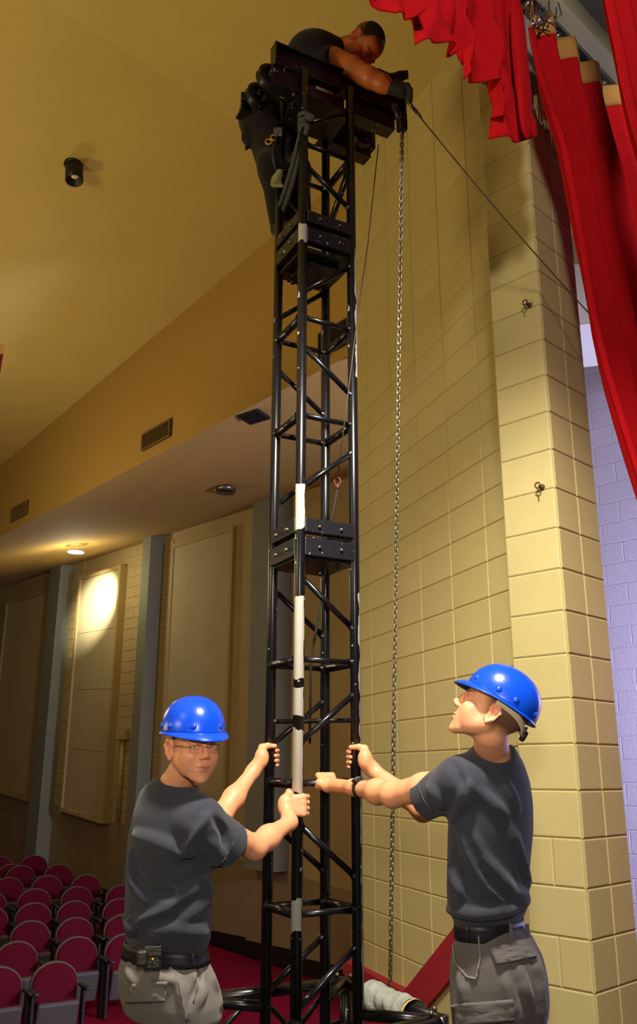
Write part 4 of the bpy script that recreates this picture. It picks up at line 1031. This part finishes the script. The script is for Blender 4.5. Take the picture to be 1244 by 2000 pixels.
# ------------------------------------------------------------------ the people
def fabric(name, rgb, var=0.06, bump=0.3):
    M = mat(name, rgb, 0.88, bump=bump, bscale=330, var=var, vscale=9, spec=0.2, bdist=0.004); b = M.node_tree.nodes['Principled BSDF']
    b.inputs['Sheen Weight'].default_value = 0.12; b.inputs['Sheen Roughness'].default_value = 0.5; return M
M_TEE = fabric('charcoal_cotton', (56, 57, 67)); M_COLL = fabric('charcoal_rib', (56, 56, 66)); M_PANT = fabric('grey_canvas', (124, 118, 110)); M_PANT2 = fabric('grey_canvas_dark', (98, 92, 90)); M_BELT = mat('black_belt', (30, 24, 34), 0.5)
M_BOOT = mat('boot_leather', (26, 22, 20), 0.45, bump=0.2, bscale=90); M_LEATH = mat('pouch_leather', (34, 28, 26), 0.42, bump=0.25, bscale=120)
def ring_belt(name, row0, row1, axd, infl, m_, parent):
    def fn(u, v):
        a = 2*math.pi*u; r = [row0[i]*(1-v)+row1[i]*v for i in range(5)]
        e = V3(axd[0], axd[1], 0); n_ = V3(-axd[1], axd[0], 0)
        return V3(r[1], r[2], r[0])+e*math.cos(a)*(r[3]+infl)+n_*math.sin(a)*(r[4]+infl)
    o = MB().grid(fn, 65, 4).build(name, m_, parent); s_ = o.modifiers.new('thick', 'SOLIDIFY'); s_.thickness = .004; return o
def trousers(v, rows, axd, hips, knees, ankles):
    v.loft(rows, axd, .03)
    for h_, kn, an in zip(hips, knees, ankles):
        v.cap(h_, kn, .098, .074, .05); v.cap(kn, an+UP*.03, .074, .066, .03)
def boots(person, ankles, f):
    for an in ankles:
        v = Vol(an-V3(.25, .25, .12), an+V3(.25, .25, .16), .006)
        s0 = V3(an[0], an[1], .045); v.cap(an+UP*.10, s0, .055, .05, .02); v.cap(s0-f*.02, s0+f*.15-UP*.005, .045, .042, .03)
        v.put(lambda X, Y, Z: (Z-0.004)+0*X+0*Y, an-V3(.3, .3, .2), V3(an[0]+.3, an[1]+.3, -0.02), .001, False) if False else None
        volobj('boot', v, M_BOOT, person)
def flap(vol, corners, m_, name, parent, t=.006, n=10):
    """a cloth flap laid on the surface: corners sighted clockwise"""
    c = [V3(*k_, 0) for k_ in corners]
    def pt(u, v):
        a = c[0]*(1-u)+c[1]*u; b = c[3]*(1-u)+c[2]*u; q = a*(1-v)+b*v; h_ = vol.hit(q[0], q[1])
        return None if h_ is None else h_-nrm(h_-CAM)*(.004+.007*v)
    vals = [[pt(i/(n-1), j/(n-1)) for j in range(n)] for i in range(n)]; last = None
    for i in range(n):
        for j in range(n):
            if vals[i][j] is None: vals[i][j] = last
            last = vals[i][j]
    if last is None: return None
    o = MB().grid(lambda u, v: vals[int(round(u*(n-1)))][int(round(v*(n-1)))], n, n).build(name, m_, parent, fix=False)
    s_ = o.modifiers.new('thick', 'SOLIDIFY'); s_.thickness = t; s_.offset = 0; return o
def seam(vol, pts, r, m_, name, parent, n=10):
    out_ = []
    for i in range(len(pts)-1):
        for t in np.linspace(0, 1, n)[(0 if i == 0 else 1):]:
            h_ = vol.hit(pts[i][0]*(1-t)+pts[i+1][0]*t, pts[i][1]*(1-t)+pts[i+1][1]*t)
            if h_ is not None and (not out_ or np.linalg.norm(h_-out_[-1]) < .06): out_.append(h_-nrm(h_-CAM)*r*.3)
    if len(out_) > 1: return MB().tube(out_, r, 6).build(name, m_, parent)
def collar(center, axd, a, b, tilt, m_, parent, r=.007):
    pts = []
    e = V3(axd[0], axd[1], 0); n_ = V3(-axd[1], axd[0], 0)
    for i in range(40):
        t = 2*math.pi*i/40; pts.append(center+e*a*math.cos(t)+n_*b*math.sin(t)+UP*(tilt*math.sin(t)))
    return MB().tube(pts, r, 8, closed=True).build('collar', m_, parent)
HAND = {}
# ---- man at left: looks back over his right shoulder, both hands on the tower
def left_man():
    f = V3(.80, .60, 0); r = V3(.60, -.80, 0); dT = 3.03
    ank = [V3(*P(345, 1900, 2.98)[:2], .09)+f*.13, V3(*P(312, 1900, 3.14)[:2], .09)+f*.27]
    base = (ank[0]+ank[1])/2
    per = thing('person', (base[0], base[1], 0), 'man at left in blue hard hat and eyeglasses, both hands gripping the tower', 'person', 'stage crew')
    O = P(377, 1461, 2.97); th = math.radians(33); M = frame(V3(math.sin(th), -math.cos(th), -.06)); M = rot(M, 0, math.radians(-2))
    N = P(341, 1540, 3.04)
    Sr, Er, Wr = P(395, 1606, 2.90), P(497, 1655, 3.10), P(566, 1606, 3.30)
    Sl, El, Wl = P(312, 1592, 3.26), P(432, 1592, 3.42), P(495, 1506, 3.60)
    CF = PL['F']; CLp = PL['L']
    zF = P(587, 1573, 3.40)[2]; zL = P(521, 1481, 3.64)[2]
    cF = V3(CF[0], CF[1], zF); cL = V3(CLp[0], CLp[1], zL)
    v = Vol((-.75, 2.55, .98), (.12, 4.05, 1.72), .0034, (((O[0]-.11, O[0]+.13, .0022),), ((O[1]-.15, O[1]+.12, .0024),), ((O[2]-.125, O[2]+.06, .0020),)))
    head(v, O, M, N)
    v.cap(N, N-UP*.20, .050, .055, .03); v.cap(N-UP*.09, Sr, .03, .042, .03); v.cap(N-UP*.09, Sl, .03, .042, .03)
    uparm(v, Er, Sr); uparm(v, El, Sl)
    tocam = nrm((CAM-cF)*V3(1, 1, 0)); rt = V3(-tocam[1], tocam[0], 0); rt = rt if rt[0] > 0 else -rt
    grip(v, cF, UP, nrm(tocam*0.95-rt*.30), nrm(rt*0.95+tocam*.30), RP, Wr, Er, ta=(-62, -100))
    tocam2 = nrm((CAM-cL)*V3(1, 1, 0)); rt2 = V3(-tocam2[1], tocam2[0], 0); rt2 = rt2 if rt2[0] > 0 else -rt2
    grip(v, cL, nrm(UP+rt2*.0), nrm(-rt2*.9+tocam2*.25), -nrm(tocam2*.95+rt2*.25), RP, Wl, El, ta=(-58, -112))
    volobj('body', v, M_SKIN, per, headcolor(O, M, 1.0), 1)
    facebits(per, O, M, 1.0, CAM+V3(.1, 0, -.05), (96, 110, 104))
    # hair: short crop showing under the hat
    hv = Vol(O-.14, O+.14, .004); hv.ell(O+V3(0, -.024, .036)@M, (.0775, .0965, .0845), M, .001); hv.put(lambda X, Y, Z: -(((X-O[0])*(M[1][0])+(Y-O[1])*M[1][1]+(Z-O[2])*M[1][2])*-1.0+0.030-0.0), O-.14, O+.14, .004, True)
    hv.put(lambda X, Y, Z: ((X-O[0])*M[2][0]+(Y-O[1])*M[2][1]+(Z-O[2])*M[2][2])-(-.012), O-.14, O+.14, .004, True)
    volobj('hair', hv, mat('cropped_hair', (104, 74, 50), .9, bump=.6, bscale=500), per)
    # shirt
    rows = rows_px([(1524, 290, 372, 3.05), (1545, 270, 392, 3.05), (1590, 254, 408), (1640, 243, 418), (1700, 239, 416), (1760, 237, 417), (1800, 236, 419), (1832, 238, 415), (1856, 244, 404)], dT, r, .64)
    s = Vol((-.80, 2.60, .80), (.0, 3.75, 1.62), .0048)
    s.loft(rows, r, .03); s.cap(N-UP*.015, Sr+UP*.012, .052, .062, .05); s.cap(N-UP*.015, Sl+UP*.012, .052, .060, .05)
    SEr = P(447, 1651, 3.0); s.cap(Sr+V3(-.01, 0, 0), SEr, .074, .079, .04, clip=0.0)
    SEl = Sl+(El-Sl)*.55; s.cap(Sl, SEl, .070, .074, .04, clip=0.0)
    dr_ = nrm(SEr-Sr); s.cap(SEr-dr_*.012, SEr+dr_*.1, .062, .068, .004, True)
    for pts, rr in (([(262, 1632), (300, 1640), (350, 1660), (395, 1680)], .012), ([(400, 1700), (370, 1745), (320, 1785), (262, 1805)], .017), ([(412, 1722), (395, 1760), (350, 1800)], .014),
                    ([(255, 1668), (262, 1720), (285, 1760)], .009), ([(408, 1640), (430, 1668), (420, 1684)], .010), ([(405, 1590), (380, 1620), (365, 1660)], .008), ([(300, 1820), (345, 1812), (400, 1822)], .013), ([(245, 1790), (262, 1822)], .010)):
        s.fold(pts, rr, .42, .028)
    for pts, rr in (([(404, 1572), (374, 1612), (350, 1655)], .006), ([(345, 1690), (390, 1690), (412, 1712)], .012), ([(250, 1700), (300, 1745), (340, 1752)], .008), ([(270, 1812), (330, 1795), (385, 1752)], .008), ([(420, 1600), (440, 1628), (442, 1650)], .006)):
        s.fold(pts, rr, .2, .022, True)
    nk = nrm(O+V3(0, -.035, -.05)@M-N); s.cap(N-nk*.03, N+nk*.12, .061, .066, .008, True)
    volobj('shirt', s, M_TEE, per, None, 2)
    seam(s, [(464, 1618), (455, 1650), (432, 1688)], .0013, mat('stitch_grey', (92, 92, 98), .9), 'sleeve_hem', per)
    # trousers and belt
    br = rows_px([(1842, 240, 405), (1872, 233, 412)], dT, r, .66)
    hip = P(322, 1895, 3.06); hips = [hip+r*.085-UP*.02, hip-r*.085-UP*.02]
    kn = [V3(hips[0][0], hips[0][1], .50)+f*.13, V3(hips[1][0], hips[1][1], .50)+f*.20]
    tr = Vol((-.85, 2.5, .02), (.15, 3.95, 1.02), .0062)
    trousers(tr, rows_px([(1846, 242, 404), (1875, 231, 412), (1910, 224, 424), (1950, 228, 434), (1985, 238, 436)], dT, r, .70), r, hips, kn, ank)
    for pts, rr in (([(330, 1880), (352, 1930), (362, 1990)], .008), ([(375, 1900), (395, 1935), (385, 1965)], .010), ([(400, 1880), (420, 1930), (436, 1990)], .010), ([(250, 1890), (262, 1915)], .010), ([(300, 1905), (340, 1915)], .008)): tr.fold(pts, rr, .4, .02)
    tr.fold([(388, 1875), (392, 1915), (372, 1955)], .007, .2, .014, True)
    volobj('trousers', tr, M_PANT, per, None, 1)
    ring_belt('belt', br[0], br[1], r, .006, M_BELT, per)
    flap(tr, [(258, 1922), (326, 1918), (322, 1956), (246, 1958)], M_PANT, 'pocket_flap', per)
    seam(tr, [(338, 1880), (352, 1930), (364, 1995)], .003, M_PANT, 'side_seam', per); seam(tr, [(372, 1872), (392, 1905), (378, 1958)], .0028, M_PANT2, 'pocket_edge', per)
    boots(per, ank, f)
    # pouch on the belt
    pc = tr.hit(292, 1876); pc = pc if pc is not None else P(292, 1872, 2.86); out_ = nrm((CAM-pc)*V3(1, 1, 0)+r*.3)
    pm = np.array([nrm(np.cross(UP, out_)), out_, UP])
    pt = thing('belt_pouch', tuple(pc), 'black leather phone pouch clipped to the belt of the man at left', 'pouch', None)
    gx = P(277, 1867, 2.86); gy = P(302, 1869, 2.86)
    MB().box((gy+pc)/2*V3(1, 1, 0)+UP*gy[2]+out_*.028, (.030, .020, .036), pm, .010).build('case', M_LEATH, pt)
    MB().box(V3(*(gx+out_*.03)[:2], gx[2]), (.020, .018, .026), pm, .010).build('side_case', M_LEATH, pt)
    MB().box((gy+pc)/2*V3(1, 1, 0)+UP*(gy[2]+.022)+out_*.050, (.028, .004, .016), pm, .003).build('flap', M_LEATH, pt)
    MB().ball((gy+pc)/2*V3(1, 1, 0)+UP*(gy[2]-.002)+out_*.052, (.006, .006, .006), 10).build('snap', mat('brass', (190, 150, 50), .3, metal=.8), pt)
    # glasses
    gl = thing('eyeglasses', tuple(O+V3(0, .1, .008)@M), 'thin wire framed eyeglasses worn by the man at left', 'eyeglasses')
    g = lambda x, y, z: O+V3(x, y, z)@M
    mg = mat('wire_frame', (196, 170, 140), .25, metal=.8); ml = bpy.data.materials.new('lens'); ml.use_nodes = True; nt_ = ml.node_tree; nt_.nodes.clear(); no_ = nt_.nodes.new('ShaderNodeOutputMaterial'); mx_ = nt_.nodes.new('ShaderNodeMixShader'); mx_.inputs[0].default_value = .05; nt_.links.new(nt_.nodes.new('ShaderNodeBsdfTransparent').outputs[0], mx_.inputs[1]); gb_ = nt_.nodes.new('ShaderNodeBsdfGlossy'); gb_.inputs['Roughness'].default_value = .03; nt_.links.new(gb_.outputs[0], mx_.inputs[2]); nt_.links.new(mx_.outputs[0], no_.inputs[0])
    for s in (-1, 1):
        pts = [g(s*(.035+.023*np.sign(math.cos(a))*abs(math.cos(a))**.55), .106-.008*abs(.035+.023*np.sign(math.cos(a))*abs(math.cos(a))**.55)/.05, .002+.0125*np.sign(math.sin(a))*abs(math.sin(a))**.6) for a in np.linspace(0, 2*math.pi, 28, endpoint=False)]
        MB().tube(pts[:15], .0010, 6).build('rim', mg, gl); MB().tube(pts[14:]+pts[:1], .0005, 5).build('lower_rim', mg, gl)
        MB().add(pts, [tuple(range(28))]).build('lens', ml, gl)
        MB().tube([g(s*.054, .100, .008), g(s*.068, .085, .010), g(s*.077, .03, .010), g(s*.080, -.004, .014), g(s*.079, -.02, .002)], .0014, 6).build('temple', mg, gl)
    MB().tube([g(-.012, .106, .006), g(0, .110, .009), g(.012, .106, .006)], .0012, 6).build('bridge', mg, gl)
    hm_ = rot(M, math.radians(-1)); hardhat(O+V3(0, -.004, .050)@M, hm_, 'glossy blue hard hat on the head of the man at left')
left_man()
# ---- man at right: in profile, looking up
def right_man():
    f = V3(-.80, .60, 0); l = V3(-.60, -.80, 0); dT = 2.90
    ank = [V3(*P(955, 1900, 2.78)[:2], .09)+f*.02, V3(*P(1000, 1900, 3.02)[:2], .09)-f*.06]
    base = (ank[0]+ank[1])/2
    per = thing('person', (base[0], base[1], 0), 'man at right in blue hard hat looking up, arms stretched out to the tower', 'person', 'stage crew')
    O = P(953, 1393, 2.82); al = math.radians(6); M = rot(frame(V3(-math.cos(al), math.sin(al), 0)), math.radians(31))
    N = P(965, 1474, 2.90)
    Sl, El, Wl = P(893, 1526, 2.80), P(768, 1552, 3.02), P(690, 1538, 3.26)
    Sr, Er, Wr = P(965, 1525, 3.08), P(826, 1582, 3.32), P(727, 1503, 3.52)
    zR = P(690, 1484, 3.54)[2]; cR = V3(PL['R'][0], PL['R'][1], zR)
    gt = 0.50; cG = PL['F']*(1-gt)+PL['R']*gt+UP*tz(1.50)
    v = Vol((-.02, 2.45, 1.02), (.92, 4.0, 1.86), .0034, (((O[0]-.13, O[0]+.11, .0021),), ((O[1]-.10, O[1]+.10, .0026),), ((O[2]-.125, O[2]+.08, .0021),)))
    head(v, O, M, N+V3(-.01, 0, 0))
    v.cap(N, N-UP*.20, .050, .055, .03); v.cap(N-UP*.09, Sl, .03, .042, .03); v.cap(N-UP*.09, Sr, .03, .042, .03)
    uparm(v, El, Sl); uparm(v, Er, Sr)
    tocam = nrm((CAM-cR)*V3(1, 1, 0)); rt = V3(-tocam[1], tocam[0], 0); rt = rt if rt[0] > 0 else -rt
    grip(v, cR, UP, nrm(rt*.9+tocam*.2), -nrm(tocam*.95-rt*.2), RP, Wr, Er, ta=(-58, -118))
    dG = nrm(tocam*.75+UP*.55); grip(v, cG, -FRD, dG, nrm(np.cross(dG, FRD)) if np.cross(dG, FRD)[2] > 0 else -nrm(np.cross(dG, FRD)), .0125, Wl, El, ta=(-60, -110))
    volobj('body', v, M_SKIN, per, headcolor(O, M, 1.0, hair=(60, 38, 24)), 1)
    facebits(per, O, M, 1.0, O+V3(-2.0, 1.0, 1.2), (90, 84, 70))
    hv = Vol(O-.14, O+.14, .004); hv.ell(O+V3(0, -.024, .036)@M, (.0775, .0965, .0845), M, .001)
    hv.put(lambda X, Y, Z: -(((X-O[0])*(M[1][0])+(Y-O[1])*M[1][1]+(Z-O[2])*M[1][2])*-1.0+0.020), O-.14, O+.14, .004, True)
    hv.put(lambda X, Y, Z: ((X-O[0])*M[2][0]+(Y-O[1])*M[2][1]+(Z-O[2])*M[2][2])-(-.018), O-.14, O+.14, .004, True)
    volobj('hair', hv, mat('dark_cropped_hair', (70, 46, 30), .9, bump=.6, bscale=500), per)
    rows = rows_px([(1462, 928, 1008, 2.92), (1488, 905, 1026, 2.92), (1525, 888, 1040), (1570, 874, 1047), (1620, 870, 1048), (1680, 869, 1042), (1735, 868, 1038), (1770, 870, 1037), (1792, 880, 1028), (1806, 890, 1022)], dT, l, .66)
    s = Vol((.12, 2.45, .90), (.92, 3.75, 1.72), .0048)
    s.loft(rows, l, .03); s.cap(N-UP*.012, Sl+UP*.012, .050, .060, .05); s.cap(N-UP*.012, Sr+UP*.012, .050, .062, .05)
    SEl = P(830, 1560, 2.91); s.cap(Sl+V3(.01, 0, 0), SEl, .068, .069, .04, clip=0.0)
    SEr = Sr+(Er-Sr)*.55; s.cap(Sr, SEr, .066, .068, .04, clip=0.0)
    dl_ = nrm(SEl-Sl); s.cap(SEl-dl_*.012, SEl+dl_*.1, .052, .058, .004, True)
    for pts, rr in (([(892, 1590), (915, 1660), (950, 1725), (985, 1765)], .012), ([(905, 1600), (945, 1680), (1000, 1740), (1030, 1752)], .013), ([(1000, 1620), (1020, 1690), (1035, 1735)], .010), ([(880, 1690), (900, 1750)], .009),
                    ([(875, 1778), (930, 1784), (985, 1778), (1030, 1762)], .013), ([(885, 1600), (905, 1560), (915, 1530)], .008), ([(985, 1530), (1010, 1580)], .008), ([(935, 1545), (985, 1590)], .008), ([(840, 1535), (865, 1575)], .007)):
        s.fold(pts, rr, .42, .026)
    for pts, rr in (([(884, 1488), (902, 1528), (905, 1575)], .006), ([(900, 1605), (935, 1690), (990, 1752)], .008), ([(1005, 1650), (1025, 1720)], .007), ([(900, 1700), (925, 1760)], .007)): s.fold(pts, rr, .2, .02, True)
    nk = nrm(O+V3(0, -.035, -.05)@M-N); s.cap(N-nk*.02, N+nk*.12, .060, .066, .008, True)
    volobj('shirt', s, M_TEE, per, None, 2)
    seam(s, [(815, 1530), (826, 1560), (846, 1590)], .0013, MATS['stitch_grey'], 'sleeve_hem', per)
    br = rows_px([(1796, 886, 1024), (1828, 886, 1032)], dT, l, .68)
    hip = P(968, 1880, 2.93); hips = [hip+l*.085-UP*.02, hip-l*.085-UP*.02]
    kn = [V3(hips[0][0], hips[0][1], .50)+f*.03, V3(hips[1][0], hips[1][1], .50)+f*.02]
    tr = Vol((.15, 2.35, .02), (1.05, 3.7, 1.10), .0062)
    trousers(tr, rows_px([(1800, 887, 1024), (1835, 884, 1046), (1870, 882, 1064), (1910, 880, 1074), (1960, 882, 1078), (2000, 886, 1074)], dT, l, .74), l, hips, kn, ank)
    for pts, rr in (([(1030, 1830), (1050, 1900), (1060, 1990)], .012), ([(985, 1905), (1000, 1960), (1010, 2000)], .010), ([(1010, 1890), (1035, 1960)], .010), ([(900, 1900), (910, 1960)], .009)): tr.fold(pts, rr, .4, .024)
    volobj('trousers', tr, M_PANT2, per, None, 1)
    ring_belt('belt', br[0], br[1], l, .006, M_BELT, per)
    for x in (998, 1030):
        q = tr.hit(x, 1820); 
        if q is not None: MB().box(q-nrm(q-CAM)*.012, (.006, .004, .024), None, .002).build('belt_loop', M_PANT2, per)
    flap(tr, [(954, 1848), (1036, 1832), (1048, 1868), (970, 1884)], M_PANT2, 'pocket_flap', per)
    flap(tr, [(882, 1962), (1002, 1952), (1006, 1994), (886, 2004)], M_PANT2, 'pocket_flap', per)
    seam(tr, [(884, 1845), (888, 1880), (912, 1908), (930, 1912)], .0035, M_PANT, 'pocket_edge', per); seam(tr, [(934, 1826), (938, 1870), (930, 1912)], .003, M_PANT, 'side_seam', per)
    boots(per, ank, f)
    # wristwatch
    wc = Wl*.80+El*.20; wa = nrm(El-Wl); wt = thing('wristwatch', tuple(wc), 'black digital wristwatch on the near arm of the man at right', 'watch')
    u_ = nrm(np.cross(wa, UP)); w2 = np.cross(u_, wa)
    def band(u, v):
        a = 2*math.pi*u; return wc+wa*(v-.5)*.020+(u_*math.cos(a)*.0325+w2*math.sin(a)*.0325)
    o = MB().grid(band, 41, 3).build('band', mat('watch_rubber', (16, 16, 18), .5), wt); s_ = o.modifiers.new('thick', 'SOLIDIFY'); s_.thickness = .004
    fdn = nrm(UP*.55+nrm((CAM-wc)*V3(1, 1, 0))*.6); fdn = nrm(fdn-wa*(fdn@wa)); sdn = np.cross(fdn, wa)
    MB().box(wc+fdn*.036, (.017, .018, .006), [wa, sdn, fdn], .005).build('case', MATS['watch_rubber'], wt)
    MB().box(wc+fdn*.0425, (.011, .012, .0012), [wa, sdn, fdn], .001).build('face', mat('watch_face', (84, 92, 84), .25), wt)
    hm_ = rot(M, math.radians(3)); hardhat(O+V3(0, -.020, .046)@M, hm_, 'glossy blue hard hat tipped back on the head of the man at right')
right_man()
# ---- man lying over the tower head
def top_man():
    per = thing('person', tuple(P(540, 450, 4.6)), 'dark clothed man leaning over the tower head with his bare arm along it', 'person', 'stage crew')
    d0 = 4.78; O = P(708, 92, d0-.02); M = rot(frame(V3(.80, -.35, -.30)), math.radians(-58)); N = P(672, 108, d0+.03)
    Sh, El, Wr = P(650, 116, 4.66), P(722, 152, 4.54), P(764, 172, 4.52)
    v = Vol(P(560, 200, 4.7)-V3(.35, .5, .35), P(790, 60, 4.7)+V3(.10, .5, .12), .0052)
    head(v, O, M, N, 1.10)
    v.cap(N, P(625, 125, d0+.05), .09, .10, .03); uparm(v, El, Sh, .052, .064)
    v.cap(El, El*.4+Wr*.6, .052, .046, .02); v.cap(El*.4+Wr*.6, Wr, .044, .031, .02)
    tone = np.array(lin((206, 116, 66))); hc = headcolor(O, M, 1.10, tone=tone, hair=(40, 24, 22), stub=.5)
    volobj('body', v, M_SKIN, per, hc, 1)
    facebits(per, O, M, 1.10, O+V3(1, -.6, -.8), (60, 44, 34))
    hv = Vol(O-.14, O+.14, .005); hv.ell(O+V3(0, -.024, .040)@M, (.0845, .1055, .0935), M, .001); hv.put(lambda X, Y, Z: ((Z-O[2])*M[2][2]+(X-O[0])*M[2][0]+(Y-O[1])*M[2][1])-.030+0.6*np.maximum(0, -((X-O[0])*M[1][0]+(Y-O[1])*M[1][1]+(Z-O[2])*M[1][2])-0.0)*-1.0, O-.14, O+.14, .004, True)
    volobj('hair', hv, mat('black_cropped_hair', (34, 24, 26), .9), per)
    # gloved hand
    gv = Vol(Wr-.12, Wr+V3(.2, .12, .12), .0042); gd = nrm(P(788, 178, 4.50)-Wr)
    gv.cap(Wr, Wr+gd*.06, .034, .036, .02)
    for i in range(4):
        b = Wr+gd*.055+UP*(.018-.012*i)+V3(0, -.02+.012*i, 0); gv.chain([b, b+gd*.035+UP*.006, b+gd*.055-UP*.02], [.014, .013, .011], .006)
    gv.chain([Wr+UP*.015, Wr+UP*.045+gd*.03, Wr+UP*.05+gd*.06], [.016, .014, .012], .01)
    volobj('glove', gv, mat('dark_glove', (40, 36, 44), .8), per)
    Sh2, El2, W2 = P(690, 130, 4.95), P(735, 150, 4.85), P(762, 158, 4.72)
    g2 = Vol(W2-.14, W2+.14, .005); g2.cap(El2, W2, .045, .034, .02); g2.cap(W2, W2+V3(.05, -.03, .0), .032, .028, .02)
    for i in range(3): g2.cap(W2+V3(.04, -.03, .02-.018*i), W2+V3(.085, -.05, .012-.018*i), .013, .010, .006)
    volobj('glove', g2, MATS['dark_glove'], per)
    # shirt
    Ch, Hp = P(622, 118, d0+.06), P(535, 205, d0+.10)
    s = Vol(P(540, 240, 4.9)-V3(.28, .45, .3), P(690, 60, 4.9)+V3(.16, .35, .12), .0065)
    s.cap(P(655, 112, d0+.02), Ch, .095, .125, .06); s.cap(Ch, Hp, .125, .13, .06); s.ell(P(610, 108, d0), (.14, .14, .115), None, .06)
    s.cap(Sh+V3(-.05, .05, 0), Sh+(El-Sh)*.10, .075, .078, .05, clip=0.0)
    volobj('shirt', s, fabric('black_cotton', (30, 28, 34)), per, None, 2)
    # trousers: hips outside the left pole, one leg hooked on the tower
    M_TR = fabric('black_canvas', (34, 28, 30))
    H0 = P(512, 232, 4.66); K0, A0_ = P(535, 335, 4.56), P(548, 438, 4.66); H1, K1, A1 = P(548, 235, 4.74), P(580, 335, 4.66), P(588, 425, 4.70)
    t = Vol(P(548, 440, 4.66)-V3(.32, .4, .12), P(560, 170, 4.66)+V3(.30, .4, .10), .007)
    t.cap(Hp, H0, .12, .115, .06); t.ell(P(508, 232, 4.66), (.095, .12, .13), None, .05); t.cap(H0, K0, .105, .078, .05); t.cap(K0, A0_, .072, .058, .04); t.cap(H1, K1, .09, .072, .05); t.cap(K1, A1, .068, .056, .04)
    t.cap(P(488, 215, 4.6), P(484, 270, 4.6), .03, .035, .03); t.ell(P(523, 318, 4.5), (.055, .05, .07), None, .04)
    for a, b in ((P(482, 232, 4.6), P(478, 246, 4.6)), (P(486, 280, 4.58), P(480, 292, 4.58))): t.cap(a, b, .02, .008, .02)
    volobj('trousers', t, M_TR, per, None, 2)
    for an in (A0_, A1):
        b = Vol(an-.2, an+.2, .007); b.cap(an+UP*.02, an-UP*.03, .058, .052, .02); b.cap(an-UP*.035, an-UP*.045+V3(.06, -.05, 0), .045, .04, .02); volobj('boot', b, M_BOOT, per)
    # harness rings and gear
    mr = mat('brass_ring', (196, 150, 60), .35, metal=.7)
    for x, y in ((525, 277), (535, 269)):
        c = P(x, y, 4.50); MB().tube([c+V3(.016*math.cos(a), 0, .016*math.sin(a)) for a in np.linspace(0, 2*math.pi, 16, endpoint=False)], .006, 8, closed=True).build('harness_ring', mr, per)
    MB().box(P(543, 258, 4.49), (.022, .006, .026), None, .004).build('buckle', mat('buckle_grey', (120, 116, 100), .4, metal=.6), per)
    MB().tube([P(543, 262, 4.49), P(532, 300, 4.46), P(540, 335, 4.45)], .010, 6).build('harness_strap', M_LEATH, per)
    gt = thing('work_glove', tuple(P(540, 348, 4.43)), 'pale green and tan work glove hanging at the left pole below the strap', 'glove')
    gv = Vol(P(540, 348, 4.43)-.10, P(540, 348, 4.43)+.10, .0045); a = P(546, 337, 4.43)
    gv.cap(a, P(540, 350, 4.43), .018, .026, .01); 
    for i in range(4): gv.chain([P(533+4*i, 352, 4.43), P(532+5*i, 360, 4.42), P(536+5*i, 364, 4.41)], [.010, .009, .008], .005)
    volobj('hand', gv, mat('glove_green', (132, 132, 88), .85), gt)
    cv = Vol(P(540, 358, 4.43)-.08, P(540, 358, 4.43)+.08, .005); cv.ell(P(541, 361, 4.425), (.034, .02, .012), None, .01); volobj('cuff', cv, mat('glove_tan', (128, 92, 38), .85), gt)
top_man()
